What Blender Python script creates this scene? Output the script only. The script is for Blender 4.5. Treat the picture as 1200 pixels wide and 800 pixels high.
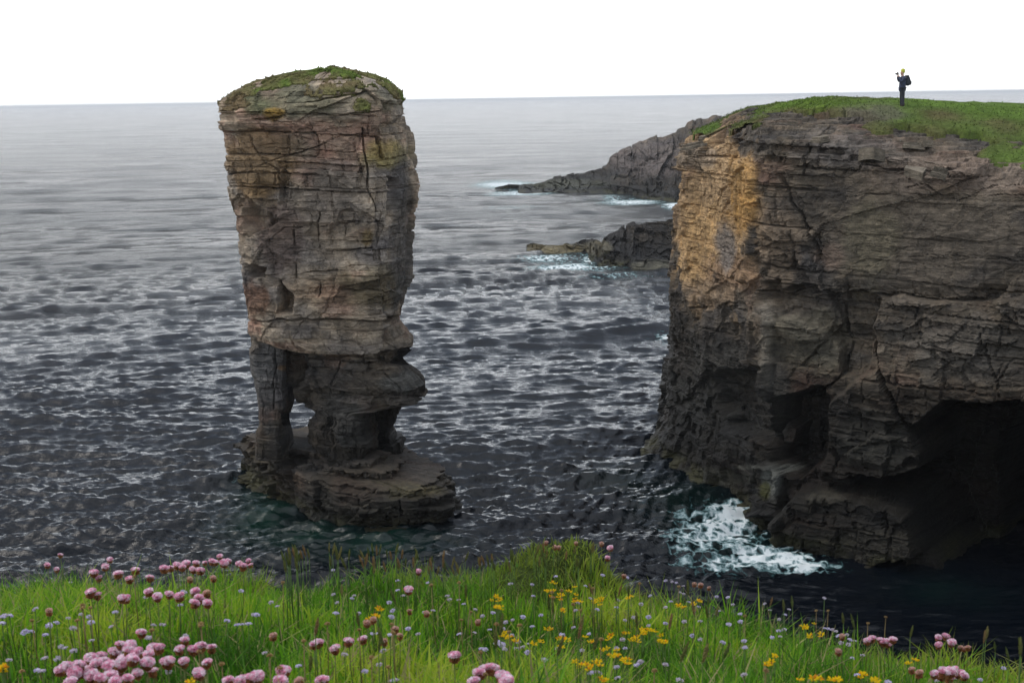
import bpy, math, random
import numpy as np
from mathutils import Vector, Matrix

# ------------------------------------------------------------------ camera, sky, sun, exposure
for o in list(bpy.data.objects): bpy.data.objects.remove(o)
scene = bpy.context.scene
COL = scene.collection
H = 24.0                      # eye height over the sea (m)
PITCH, ROLL, F = math.radians(10.74), math.radians(-0.907), 1500.0
cd = bpy.data.cameras.new('camera'); cam = bpy.data.objects.new('camera', cd); COL.objects.link(cam)
cd.sensor_width = 36; cd.lens = 45.0; cd.clip_start = 0.05; cd.clip_end = 60000
CM = Matrix.Rotation(math.radians(90) - PITCH, 4, 'X') @ Matrix.Rotation(ROLL, 4, 'Z')
cam.matrix_world = Matrix.Translation((0, 0, H)) @ CM
cd.dof.use_dof = True; cd.dof.focus_distance = 30; cd.dof.aperture_fstop = 22
scene.camera = cam
scene.view_settings.view_transform = 'Standard'; scene.view_settings.look = 'None'
scene.view_settings.exposure = 0.25; scene.view_settings.gamma = 1.0

SUN_EL, SUN_AZ = 54.0, -82.0   # azimuth from +Y, negative = left
w = bpy.data.worlds.new('World'); scene.world = w; w.use_nodes = True
nt = w.node_tree; nt.nodes.clear()
def N(t, kind, **kw):
    n = t.nodes.new(kind)
    for k, v in kw.items(): setattr(n, k, v)
    return n
def mathn(t, op, a=None, b=None, c=None, clamp=False):
    n = N(t, 'ShaderNodeMath', operation=op); n.use_clamp = clamp
    for i, v in enumerate((a, b, c)):
        if v is None: continue
        if isinstance(v, (int, float)): n.inputs[i].default_value = v
        else: t.links.new(v, n.inputs[i])
    return n.outputs[0]
def ramp(t, fac, stops, interp='LINEAR'):
    n = N(t, 'ShaderNodeValToRGB'); n.color_ramp.interpolation = interp
    e = n.color_ramp.elements
    while len(e) < len(stops): e.new(0.5)
    for i, (p, c) in enumerate(stops):
        e[i].position = p; e[i].color = (c[0], c[1], c[2], 1) if isinstance(c, tuple) else (c, c, c, 1)
    t.links.new(fac, n.inputs[0]); return n.outputs[0]
def mixc(t, fac, a, b, blend='MIX'):
    n = N(t, 'ShaderNodeMix', data_type='RGBA', blend_type=blend)
    for i, v in ((0, fac), (6, a), (7, b)):
        if isinstance(v, (int, float)): n.inputs[i].default_value = v
        elif isinstance(v, tuple): n.inputs[i].default_value = (v[0], v[1], v[2], 1)
        else: t.links.new(v, n.inputs[i])
    return n.outputs[2]
sky = N(nt, 'ShaderNodeTexSky', sky_type='NISHITA'); sky.sun_disc = False
sky.sun_elevation = math.radians(SUN_EL); sky.sun_rotation = math.radians(SUN_AZ)
sky.air_density = 1.0; sky.dust_density = 4.0; sky.altitude = 10
tc = N(nt, 'ShaderNodeTexCoord'); sx = N(nt, 'ShaderNodeSeparateXYZ'); nt.links.new(tc.outputs['Generated'], sx.inputs[0])
# overcast cloud deck: pale at the horizon, bright low ahead, dim midway, added brightness overhead and behind to light grass and rock
elev = mathn(nt, 'ABSOLUTE', sx.outputs[2])
er = ramp(nt, elev, [(0.0, (1.22, 1.24, 1.26)), (0.06, (1.58, 1.61, 1.66)), (0.15, (1.58, 1.64, 1.70)), (0.30, (0.84, 0.92, 1.02)), (0.46, (0.27, 0.33, 0.43)), (0.8, (0.52, 0.57, 0.65)), (1.0, (1.5, 1.58, 1.7))])
dp = N(nt, 'ShaderNodeVectorMath', operation='DOT_PRODUCT'); nt.links.new(tc.outputs['Generated'], dp.inputs[0])
a, e_ = math.radians(SUN_AZ), math.radians(12)
dp.inputs[1].default_value = (math.sin(0.02) * math.cos(e_), math.cos(0.02) * math.cos(e_), math.sin(e_))
az = ramp(nt, mathn(nt, 'MULTIPLY_ADD', dp.outputs['Value'], 0.5, 0.5), [(0.0, 1.5), (0.3, 1.35), (0.55, 0.95), (0.9, 0.90), (0.97, 1.05), (1.0, 1.25)])
oc = mixc(nt, 1.0, er, az, 'MULTIPLY')
nz = N(nt, 'ShaderNodeTexNoise'); nz.inputs['Scale'].default_value = 2.2; nz.inputs['Detail'].default_value = 5
mp = N(nt, 'ShaderNodeMapping'); mp.inputs['Scale'].default_value = (1, 1, 3.5); nt.links.new(tc.outputs['Generated'], mp.inputs[0]); nt.links.new(mp.outputs[0], nz.inputs[0])
cl = ramp(nt, nz.outputs['Fac'], [(0.3, 0.86), (0.7, 1.12)])
oc = mixc(nt, 1.0, oc, cl, 'MULTIPLY')
bg1 = N(nt, 'ShaderNodeBackground'); bg1.inputs[1].default_value = 1.0; nt.links.new(oc, bg1.inputs[0])
bg2 = N(nt, 'ShaderNodeBackground'); bg2.inputs[1].default_value = 0.1; nt.links.new(sky.outputs[0], bg2.inputs[0])
mx = N(nt, 'ShaderNodeMixShader'); mx.inputs[0].default_value = 0.12
nt.links.new(bg1.outputs[0], mx.inputs[1]); nt.links.new(bg2.outputs[0], mx.inputs[2])
wo = N(nt, 'ShaderNodeOutputWorld'); nt.links.new(mx.outputs[0], wo.inputs[0])

sl = bpy.data.lights.new('sun', 'SUN'); sl.energy = 1.3; sl.angle = math.radians(28); sl.color = (1, 0.95, 0.88)
so = bpy.data.objects.new('sun', sl); COL.objects.link(so)
sd = Vector((math.sin(math.radians(SUN_AZ)) * math.cos(math.radians(SUN_EL)), math.cos(math.radians(SUN_AZ)) * math.cos(math.radians(SUN_EL)), math.sin(math.radians(SUN_EL))))
so.rotation_euler = (-sd).to_track_quat('-Z', 'Y').to_euler(); so.location = (0, 0, 90)

# ------------------------------------------------------------------ helpers
R3 = np.array(CM.to_3x3())
def ray(u, v):
    d = np.array([(np.asarray(u, float) - 600) / F, (400 - np.asarray(v, float)) / F, -np.ones_like(np.asarray(u, float))])
    return np.tensordot(R3, d, 1)
def at(u, v, Y):
    d = ray(u, v); t = Y / d[1]; return np.array([d[0] * t, d[1] * t, H + d[2] * t])
def at_z(u, v, z=0.0):
    d = ray(u, v); t = (z - H) / d[2]; return np.array([d[0] * t, d[1] * t, H + d[2] * t])
def proj(P):
    q = np.array(P, float); q = q.copy(); q[..., 2] -= H
    c = q @ R3
    zc = np.minimum(c[..., 2], -0.1)
    return 600 + F * c[..., 0] / -zc, 400 - F * c[..., 1] / -zc
def hsh(i, j, k, seed):
    M = np.uint32(0xffffffff)
    with np.errstate(over='ignore'):
        h = (i.astype(np.int64).astype(np.uint32) * np.uint32(374761393)) ^ (j.astype(np.int64).astype(np.uint32) * np.uint32(668265263)) ^ (k.astype(np.int64).astype(np.uint32) * np.uint32(2147483647 - 58)) ^ np.uint32((seed * 2654435761) & 0xffffffff)
        h = (h ^ (h >> np.uint32(13))) * np.uint32(1274126177)
        h = (h ^ (h >> np.uint32(15))) * np.uint32(2246822519)
        h = h ^ (h >> np.uint32(16))
    return h.astype(np.float64) / 4294967295.0
def vnoise(x, y, z, seed=0):
    xi, yi, zi = np.floor(x), np.floor(y), np.floor(z)
    fx, fy, fz = x - xi, y - yi, z - zi
    fx, fy, fz = fx*fx*(3-2*fx), fy*fy*(3-2*fy), fz*fz*(3-2*fz)
    r = 0
    for a in (0, 1):
        for b in (0, 1):
            for c in (0, 1):
                r = r + hsh(xi + a, yi + b, zi + c, seed) * (fx if a else 1 - fx) * (fy if b else 1 - fy) * (fz if c else 1 - fz)
    return r * 2 - 1
def fbm(x, y, z, octv=4, seed=0, gain=0.5):
    r, a = 0, 1.0
    for o in range(octv):
        r = r + a * vnoise(x * 2**o + 17.3*o, y * 2**o + 5.1*o, z * 2**o + 9.7*o, seed + o); a *= gain
    return r
def h1(a, seed, b=0):
    a = np.asarray(a, float); b = np.zeros_like(a) + b
    return hsh(a, b, np.zeros_like(a), seed)
def sstep(x, a, b):
    t = np.clip((x - a) / (b - a), 0, 1); return t*t*(3-2*t)
def poly_sd(u, v, poly):          # negative inside
    d = np.full(u.shape, 1e9); inside = np.zeros(u.shape, bool); n = len(poly)
    for i in range(n):
        (x0, y0), (x1, y1) = poly[i], poly[(i+1) % n]
        ex, ey = x1-x0, y1-y0
        t = np.clip(((u-x0)*ex + (v-y0)*ey) / (ex*ex+ey*ey+1e-9), 0, 1)
        d = np.minimum(d, np.hypot(u-x0-t*ex, v-y0-t*ey))
        c = ((y0 > v) != (y1 > v)) & (u < (x1-x0)*(v-y0)/((y1-y0) if y1 != y0 else 1e-9) + x0)
        inside ^= c
    return np.where(inside, -d, d)
def line_d(u, v, pts):
    d = np.full(u.shape, 1e9)
    for (x0, y0), (x1, y1) in zip(pts[:-1], pts[1:]):
        ex, ey = x1-x0, y1-y0
        t = np.clip(((u-x0)*ex + (v-y0)*ey) / (ex*ex+ey*ey+1e-9), 0, 1)
        d = np.minimum(d, np.hypot(u-x0-t*ex, v-y0-t*ey))
    return d
def link(name, me, m=None, parent=None):
    o = bpy.data.objects.new(name, me); COL.objects.link(o)
    if m is not None and me is not None and not me.materials: me.materials.append(m)
    if parent is not None: o.parent = parent
    return o
def tag(o, label=None, cat=None, group=None, kind=None):
    for k, v in (('label', label), ('category', cat), ('group', group), ('kind', kind)):
        if v: o[k] = v
    return o
def empty(name, loc=(0, 0, 0)):
    o = bpy.data.objects.new(name, None); COL.objects.link(o); o.location = loc; o.empty_display_size = 0.2; return o
def raw_mesh(name, V, Fq, sizes=None, smooth=False, cols=None):
    """V (n,3); Fq flat loop indices; sizes: loops per face (int or array)"""
    me = bpy.data.meshes.new(name); V = np.ascontiguousarray(V, np.float32); Fq = np.ascontiguousarray(Fq, np.int32).ravel()
    nf = len(Fq)//sizes if isinstance(sizes, int) else len(sizes)
    me.vertices.add(len(V)); me.vertices.foreach_set('co', V.ravel())
    me.loops.add(len(Fq)); me.loops.foreach_set('vertex_index', Fq)
    me.polygons.add(nf)
    st = (np.arange(nf)*sizes if isinstance(sizes, int) else np.concatenate([[0], np.cumsum(sizes)[:-1]])).astype(np.int32)
    me.polygons.foreach_set('loop_start', st)
    me.update(calc_edges=True)
    me.polygons.foreach_set('use_smooth', np.full(nf, smooth, bool))
    if cols:
        for k, c in cols.items():
            if c.ndim == 1:
                at_ = me.attributes.new(k, 'FLOAT', 'POINT'); at_.data.foreach_set('value', np.ascontiguousarray(c, np.float32))
            else:
                at_ = me.attributes.new(k, 'FLOAT_COLOR', 'POINT')
                at_.data.foreach_set('color', np.ascontiguousarray(np.concatenate([c, np.ones((len(c), 1))], 1), np.float32).ravel())
    me.validate(); return me
def grid_mesh(name, P, cyclic=False, smooth=False, cols=None, cap=False, flip=False):
    nr, nc = P.shape[:2]
    idx = np.arange(nr*nc).reshape(nr, nc)
    A = idx[:-1, :]; B = idx[1:, :]
    if cyclic:
        a, b, c, d = A, np.roll(A, -1, 1), np.roll(B, -1, 1), B
    else:
        a, b, c, d = A[:, :-1], A[:, 1:], B[:, 1:], B[:, :-1]
    q = np.stack([a, b, c, d] if not flip else [d, c, b, a], -1).reshape(-1, 4)
    loops = q.ravel(); sizes = np.full(len(q), 4)
    V = P.reshape(-1, 3)
    if cap:
        last = idx[-1][::1]; loops = np.concatenate([loops, last]); sizes = np.concatenate([sizes, [nc]])
    cc = {k: (c.reshape(-1) if c.ndim == 2 else c.reshape(-1, 3)) for k, c in (cols or {}).items()}
    return raw_mesh(name, V, loops, sizes, smooth, cc)

# ------------------------------------------------------------------ materials
def new_mat(name):
    m = bpy.data.materials.new(name); m.use_nodes = True; t = m.node_tree; t.nodes.clear()
    o = N(t, 'ShaderNodeOutputMaterial'); b = N(t, 'ShaderNodeBsdfPrincipled'); t.links.new(b.outputs[0], o.inputs[0]); return m, t, b, o
def noise_tex(t, scale, detail=4, vec=None, rough=0.55, sc=None):
    n = N(t, 'ShaderNodeTexNoise'); n.inputs['Scale'].default_value = scale; n.inputs['Detail'].default_value = detail; n.inputs['Roughness'].default_value = rough
    if vec is not None:
        if sc is not None:
            mpn = N(t, 'ShaderNodeMapping'); mpn.inputs['Scale'].default_value = sc; t.links.new(vec, mpn.inputs[0]); vec = mpn.outputs[0]
        t.links.new(vec, n.inputs[0])
    return n.outputs['Fac']
def simple_mat(name, col, rough=0.8, var=0.15, scale=30, bump=0.0, transl=0.0):
    m, t, b, o = new_mat(name); g = N(t, 'ShaderNodeNewGeometry'); tcx = N(t, 'ShaderNodeTexCoord')
    n = noise_tex(t, scale, 3, tcx.outputs['Object'])
    f = ramp(t, n, [(0.3, 1 - var), (0.7, 1 + var)])
    c = mixc(t, 1.0, (col[0], col[1], col[2]), f, 'MULTIPLY'); t.links.new(c, b.inputs['Base Color'])
    b.inputs['Roughness'].default_value = rough
    if bump:
        bn = N(t, 'ShaderNodeBump'); bn.inputs['Strength'].default_value = bump; bn.inputs['Distance'].default_value = 0.01; t.links.new(n, bn.inputs['Height']); t.links.new(bn.outputs[0], b.inputs['Normal'])
    if transl:
        tr = N(t, 'ShaderNodeBsdfTranslucent'); t.links.new(c, tr.inputs[0]); ms = N(t, 'ShaderNodeMixShader'); ms.inputs[0].default_value = transl
        t.links.new(b.outputs[0], ms.inputs[1]); t.links.new(tr.outputs[0], ms.inputs[2]); t.links.new(ms.outputs[0], o.inputs[0])
    return m
def rock_mat(name, scale=1.0):
    m, t, b, o = new_mat(name); g = N(t, 'ShaderNodeNewGeometry'); pos = g.outputs['Position']
    at_ = N(t, 'ShaderNodeAttribute', attribute_name='tint')
    wet_shade = N(t, 'ShaderNodeAttribute', attribute_name='wet_shade')
    n1 = noise_tex(t, 2.2/scale, 6, pos, 0.65, (1, 1, 2.0))         # mottling
    n2 = noise_tex(t, 1.0/scale, 8, pos, 0.7, (0.7, 0.7, 9.0))      # thin laminae
    n3 = noise_tex(t, 14.0/scale, 4, pos, 0.7)                      # grain and lichen specks
    n4 = noise_tex(t, 0.9/scale, 5, pos, 0.6, (1.6, 1.6, 0.22))     # streaks running down
    c = mixc(t, 1.0, at_.outputs['Color'], ramp(t, n1, [(0.25, 0.5), (0.5, 1.0), (0.75, 1.6)]), 'MULTIPLY')
    c = mixc(t, 1.0, c, ramp(t, n2, [(0.3, 0.80), (0.5, 1.0), (0.7, 1.14)]), 'MULTIPLY')
    c = mixc(t, 1.0, c, ramp(t, n4, [(0.35, 0.70), (0.5, 1.0), (0.7, 1.1)]), 'MULTIPLY')
    c = mixc(t, 1.0, c, ramp(t, n3, [(0.25, 0.75), (0.55, 1.0), (0.72, 1.35)]), 'MULTIPLY')
    vr = N(t, 'ShaderNodeTexVoronoi', feature='DISTANCE_TO_EDGE'); vm = N(t, 'ShaderNodeMapping'); vm.inputs['Scale'].default_value = (1, 1, 2.4); vm.inputs['Rotation'].default_value = (.12, .1, 0)
    wn = N(t, 'ShaderNodeTexNoise'); wn.inputs['Scale'].default_value = 1.5/scale; t.links.new(pos, wn.inputs[0]); wa = N(t, 'ShaderNodeVectorMath', operation='MULTIPLY_ADD'); t.links.new(wn.outputs['Color'], wa.inputs[0]); wa.inputs[1].default_value = (.5, .5, .5); t.links.new(pos, wa.inputs[2])
    t.links.new(wa.outputs[0], vm.inputs[0]); t.links.new(vm.outputs[0], vr.inputs['Vector']); vr.inputs['Scale'].default_value = 1.5/scale
    joint = ramp(t, vr.outputs['Distance'], [(0.0, 0.0), (0.035, 1.0)])
    # pale grey crustose lichen spots on the dry rock
    v = noise_tex(t, 5.0/scale, 7, pos, 0.8)
    lf = mathn(t, 'MULTIPLY', ramp(t, v, [(0.60, 0.0), (0.68, 0.55)]), mathn(t, 'SUBTRACT', 1.0, wet_shade.outputs['Fac'], clamp=True))
    c = mixc(t, lf, c, (0.30, 0.29, 0.26))
    t.links.new(c, b.inputs['Base Color'])
    t.links.new(ramp(t, wet_shade.outputs['Fac'], [(0.0, 0.92), (1.0, 0.62)]), b.inputs['Roughness'])
    b.inputs['Specular IOR Level'].default_value = 0.25
    hsum = mathn(t, 'ADD', mathn(t, 'MULTIPLY', n2, 0.42), mathn(t, 'ADD', mathn(t, 'MULTIPLY', n1, 0.55), mathn(t, 'ADD', mathn(t, 'MULTIPLY', n3, 0.14), mathn(t, 'MULTIPLY', joint, 0.16))))
    bn = N(t, 'ShaderNodeBump'); bn.inputs['Strength'].default_value = 0.85; bn.inputs['Distance'].default_value = 0.34*scale
    t.links.new(hsum, bn.inputs['Height']); t.links.new(bn.outputs[0], b.inputs['Normal'])
    return m
M_ROCK = rock_mat('rock'); M_ROCKFAR = rock_mat('far_rock', 3.0)
def turf_mat():
    m, t, b, o = new_mat('turf'); g = N(t, 'ShaderNodeNewGeometry'); pos = g.outputs['Position']
    at_ = N(t, 'ShaderNodeAttribute', attribute_name='tint')
    n = noise_tex(t, 5, 6, pos, 0.7); n2 = noise_tex(t, 0.7, 4, pos, 0.6)
    c = mixc(t, 1.0, at_.outputs['Color'], ramp(t, n, [(0.25, 0.45), (0.75, 1.6)]), 'MULTIPLY')
    c = mixc(t, 1.0, c, ramp(t, n2, [(0.3, 0.75), (0.7, 1.3)]), 'MULTIPLY')
    t.links.new(c, b.inputs['Base Color']); b.inputs['Roughness'].default_value = 1.0; b.inputs['Specular IOR Level'].default_value = 0.1
    bn = N(t, 'ShaderNodeBump'); bn.inputs['Strength'].default_value = 1.0; bn.inputs['Distance'].default_value = 0.2
    t.links.new(n, bn.inputs['Height']); t.links.new(bn.outputs[0], b.inputs['Normal']); return m
M_TURF = turf_mat()
def blade_mat(name, transl=0.5):
    m, t, b, o = new_mat(name); at_ = N(t, 'ShaderNodeAttribute', attribute_name='tint')
    t.links.new(at_.outputs['Color'], b.inputs['Base Color']); b.inputs['Roughness'].default_value = 0.6; b.inputs['Specular IOR Level'].default_value = 0.25
    tr = N(t, 'ShaderNodeBsdfTranslucent'); t.links.new(at_.outputs['Color'], tr.inputs[0]); ms = N(t, 'ShaderNodeMixShader'); ms.inputs[0].default_value = transl
    t.links.new(b.outputs[0], ms.inputs[1]); t.links.new(tr.outputs[0], ms.inputs[2]); t.links.new(ms.outputs[0], o.inputs[0]); return m
M_BLADE = blade_mat('grass_blades')

# ------------------------------------------------------------------ rock detail
class Strata:
    def __init__(s, seed):
        r = np.random.RandomState(seed); s.seed = seed
        s.b1 = np.cumsum(np.concatenate([[-6], r.uniform(0.8, 2.3, 40)]))
        s.b2 = np.cumsum(np.concatenate([[-6], np.exp(r.uniform(math.log(0.16), math.log(1.0), 160))]))
    def cell(s, sarc, bi, wmin, wmax, seed):
        wd = wmin + (wmax-wmin)*h1(bi, seed); f = sarc/wd + h1(bi, seed+1)*7; k = np.floor(f); fr = f-k
        j = 0.6*hsh(k, bi, k*0, seed+2); j2 = 0.6*hsh(k+1, bi, k*0, seed+2)
        c = np.where(fr >= j, k, k-1)
        d = np.minimum(np.abs(fr-j), np.abs(fr-1-j2))*wd
        return c, d
    def facets(s, a, b, wa, wb, seed):
        # broken planar facets: nearest of jittered points, each with its own tilt
        fa, fb_ = a/wa, b/wb; ia, ib = np.floor(fa), np.floor(fb_); best = np.full(a.shape, 1e9); out = np.zeros(a.shape); rid = np.zeros(a.shape)
        for i in (-1, 0, 1):
            for j in (-1, 0, 1):
                ca, cb = ia+i, ib+j; z0 = ca*0; pa, pb = ca+hsh(ca, cb, z0, seed), cb+hsh(ca, cb, z0, seed+1); d = (fa-pa)**2+(fb_-pb)**2
                ga, gb = hsh(ca, cb, z0, seed+2)-.5, hsh(ca, cb, z0, seed+3)-.5; r0 = hsh(ca, cb, z0, seed+4)
                v = np.clip((fa-pa)*ga+(fb_-pb)*gb, -.5, .5)*1.3+(r0-.5)*.8; k = d < best; out = np.where(k, v, out); rid = np.where(k, r0, rid); best = np.where(k, d, best)
        return out, rid
    def eval(s, P, sarc, a1=0.34, a2=0.13, groove=1.0, fb=0.35, fac=0.5, big=0.0):
        x, y, z = P[..., 0], P[..., 1], P[..., 2]; sd_ = s.seed
        wz = z + 0.035*x + 0.22*vnoise(x/7, y/7, z/7, sd_) + 0.05*vnoise(x/1.5, y/1.5, z/3, sd_+1)
        sw = sarc + 0.5*vnoise(x/3, y/3, z/2.0, sd_+2) + 0.12*vnoise(x*2, y*2, z*2, sd_+3)
        i1 = np.searchsorted(s.b1, wz).astype(float); i2 = np.searchsorted(s.b2, wz).astype(float)
        d1 = np.minimum(np.abs(wz - s.b1[np.clip(i1.astype(int)-1, 0, 40)]), np.abs(wz - s.b1[np.clip(i1.astype(int), 0, 40)]))
        d2 = np.minimum(np.abs(wz - s.b2[np.clip(i2.astype(int)-1, 0, 160)]), np.abs(wz - s.b2[np.clip(i2.astype(int), 0, 160)]))
        c1, e1 = s.cell(sw, i1, 1.6, 5.0, sd_+10); c2, e2 = s.cell(sw, i2, 0.5, 3.4, sd_+20)
        r1 = hsh(c1, i1, i1*0, sd_+30); r2 = hsh(c2, i2, i2*0, sd_+31)
        if isinstance(groove, float): groove = groove*np.ones(x.shape)
        F1, q1 = s.facets(sw*.9+wz*.35, wz-.25*sw, 3.2, 2.2, sd_+60); F2, q2 = s.facets(sw+wz*.2, wz-.12*sw, 1.1, .6, sd_+66)
        F3, q3 = s.facets(sw-wz*.3, wz+.2*sw, .5, .32, sd_+70); F0, q0 = s.facets(sw*.9-wz*.45, wz, 7.5, 6.0, sd_+74)
        soft = sstep(vnoise(x/4, y/4, z/3, sd_+75), -.5, .35); a2 = a2*(.35+.9*soft); groove = groove*(.35+.8*soft)
        D = big*F0 + fac*.62*F1 + fac*.28*F2 + fac*.10*F3 + a1*(r1**1.5*-1 + 0.2) + a1*0.35*(h1(i1, sd_+32)-0.6)
        D += a2*(0.4 - r2*1.3) + a2*0.8*(h1(i2, sd_+33)-0.5)
        # some beds run back into deep slots, a few blocks have fallen out
        deep = (h1(i2, sd_+34) > 0.86) & (vnoise(x/2.5, y/2.5, i2, sd_+35) > -0.1); D -= np.where(deep, 0.20, 0)*groove
        D -= np.where(r2 > 0.955, 0.32, 0)*groove
        g1 = h1(i1, sd_+36); D -= groove*0.28*(d1 < 0.045)*(vnoise(x/2, y/2, z/2, sd_+37) > -0.35)
        D -= groove*0.14*(e1 < 0.06)
        D -= groove*0.10*(e2 < 0.04)*(h1(i2, sd_+38) > 0.35) + groove*0.10*(d2 < 0.03)*(h1(i2, sd_+39) > 0.4)
        D += fb*0.22*fbm(x/2.6, y/2.6, z/2.0, 3, sd_+40) + 0.05*fbm(x*1.6, y*1.6, z*3.5, 3, sd_+44)
        val = 1 + 0.22*(r1-0.5) + 0.22*(r2-0.5) + 0.18*(h1(i2, sd_+50)-0.5) + .34*(q1-.5) + .3*(q2-.5) + .18*(q3-.5)
        hue = 0.5*h1(i1, sd_+51) + 0.5*r2
        return D, val, hue
def lerp_cols(f, stops):
    xs = [p for p, _ in stops]; return np.stack([np.interp(f, xs, [c[k] for _, c in stops]) for k in range(3)], -1)
GREY = [(0.0, (0.125, 0.112, 0.105)), (0.3, (0.20, 0.17, 0.14)), (0.6, (0.27, 0.215, 0.155)), (1.0, (0.27, 0.165, 0.12))]
def rock_colour(P, val, hue, seed, blobs=(), wet_shade_z=2.4, warm=0.0, gain=1.0):
    x, y, z = P[..., 0], P[..., 1], P[..., 2]
    f = np.clip(0.5 + 0.5*fbm(x/3.2, y/3.2, z/2.2, 3, seed+70) + 0.35*(hue-0.5) + warm, 0, 1)
    c = lerp_cols(f, GREY)*gain
    c = c*val[..., None]
    u, v = proj(P)
    nn = fbm(x/1.2, y/1.2, z/1.2, 4, seed+75)
    low = 1-sstep(z+.5*hue+.6*vnoise(x/3, y/3, z/3, seed+76), 9.0, 10.2); c = c*(1-.55*low[..., None])   # colour darkened below an uneven height
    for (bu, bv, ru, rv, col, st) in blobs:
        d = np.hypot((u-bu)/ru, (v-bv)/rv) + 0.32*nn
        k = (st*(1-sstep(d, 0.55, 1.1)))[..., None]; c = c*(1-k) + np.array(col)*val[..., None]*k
    wet_shade = 1-sstep(z + 0.5*nn, wet_shade_z*0.45, wet_shade_z*1.7)  # wet splash band; its upper reach puts the lower rock's shade into the colour
    dark = np.array([0.22, 0.23, 0.22]); k = wet_shade[..., None]
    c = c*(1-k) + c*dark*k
    # band of olive weed just over the water
    k = ((1-sstep(z+0.3*nn, 0.3, 1.3))*sstep(nn, -0.5, 0.3)*0.6)[..., None]; c = c*(1-k) + np.array([0.06, 0.058, 0.022])*k
    return np.clip(c, 0.004, 0.6), wet_shade
def carve(P, feats, dirs, seed, jit=3.0):
    """feats in the photo's own pixel grid, used to read where each crack and hollow lies on the rock face"""
    u, v = proj(P); x, y, z = P[..., 0], P[..., 1], P[..., 2]
    ju = u + jit*fbm(x/1.3, y/1.3, z/1.3, 3, seed); jv = v + jit*fbm(x/1.3+50, y/1.3, z/1.3, 3, seed+5)
    D = np.zeros(u.shape)
    for ft in feats:
        if ft[0] == 'crack':
            d = line_d(ju, jv, ft[1]); q = np.clip(.75+.9*vnoise(x/1.1+ft[1][0][0], y/1.1, z/1.1, seed+8), .12, 1.3); D -= ft[3]*np.clip(q, 0, 1)*(1-sstep(d, ft[2]*0.25*q, ft[2]*.85*q+.15))
        else:
            d = poly_sd(ju, jv, ft[1]); D += ft[2]*(1-sstep(d, -ft[3], ft[3]))
    return np.where(dirs, D, 0)

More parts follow.
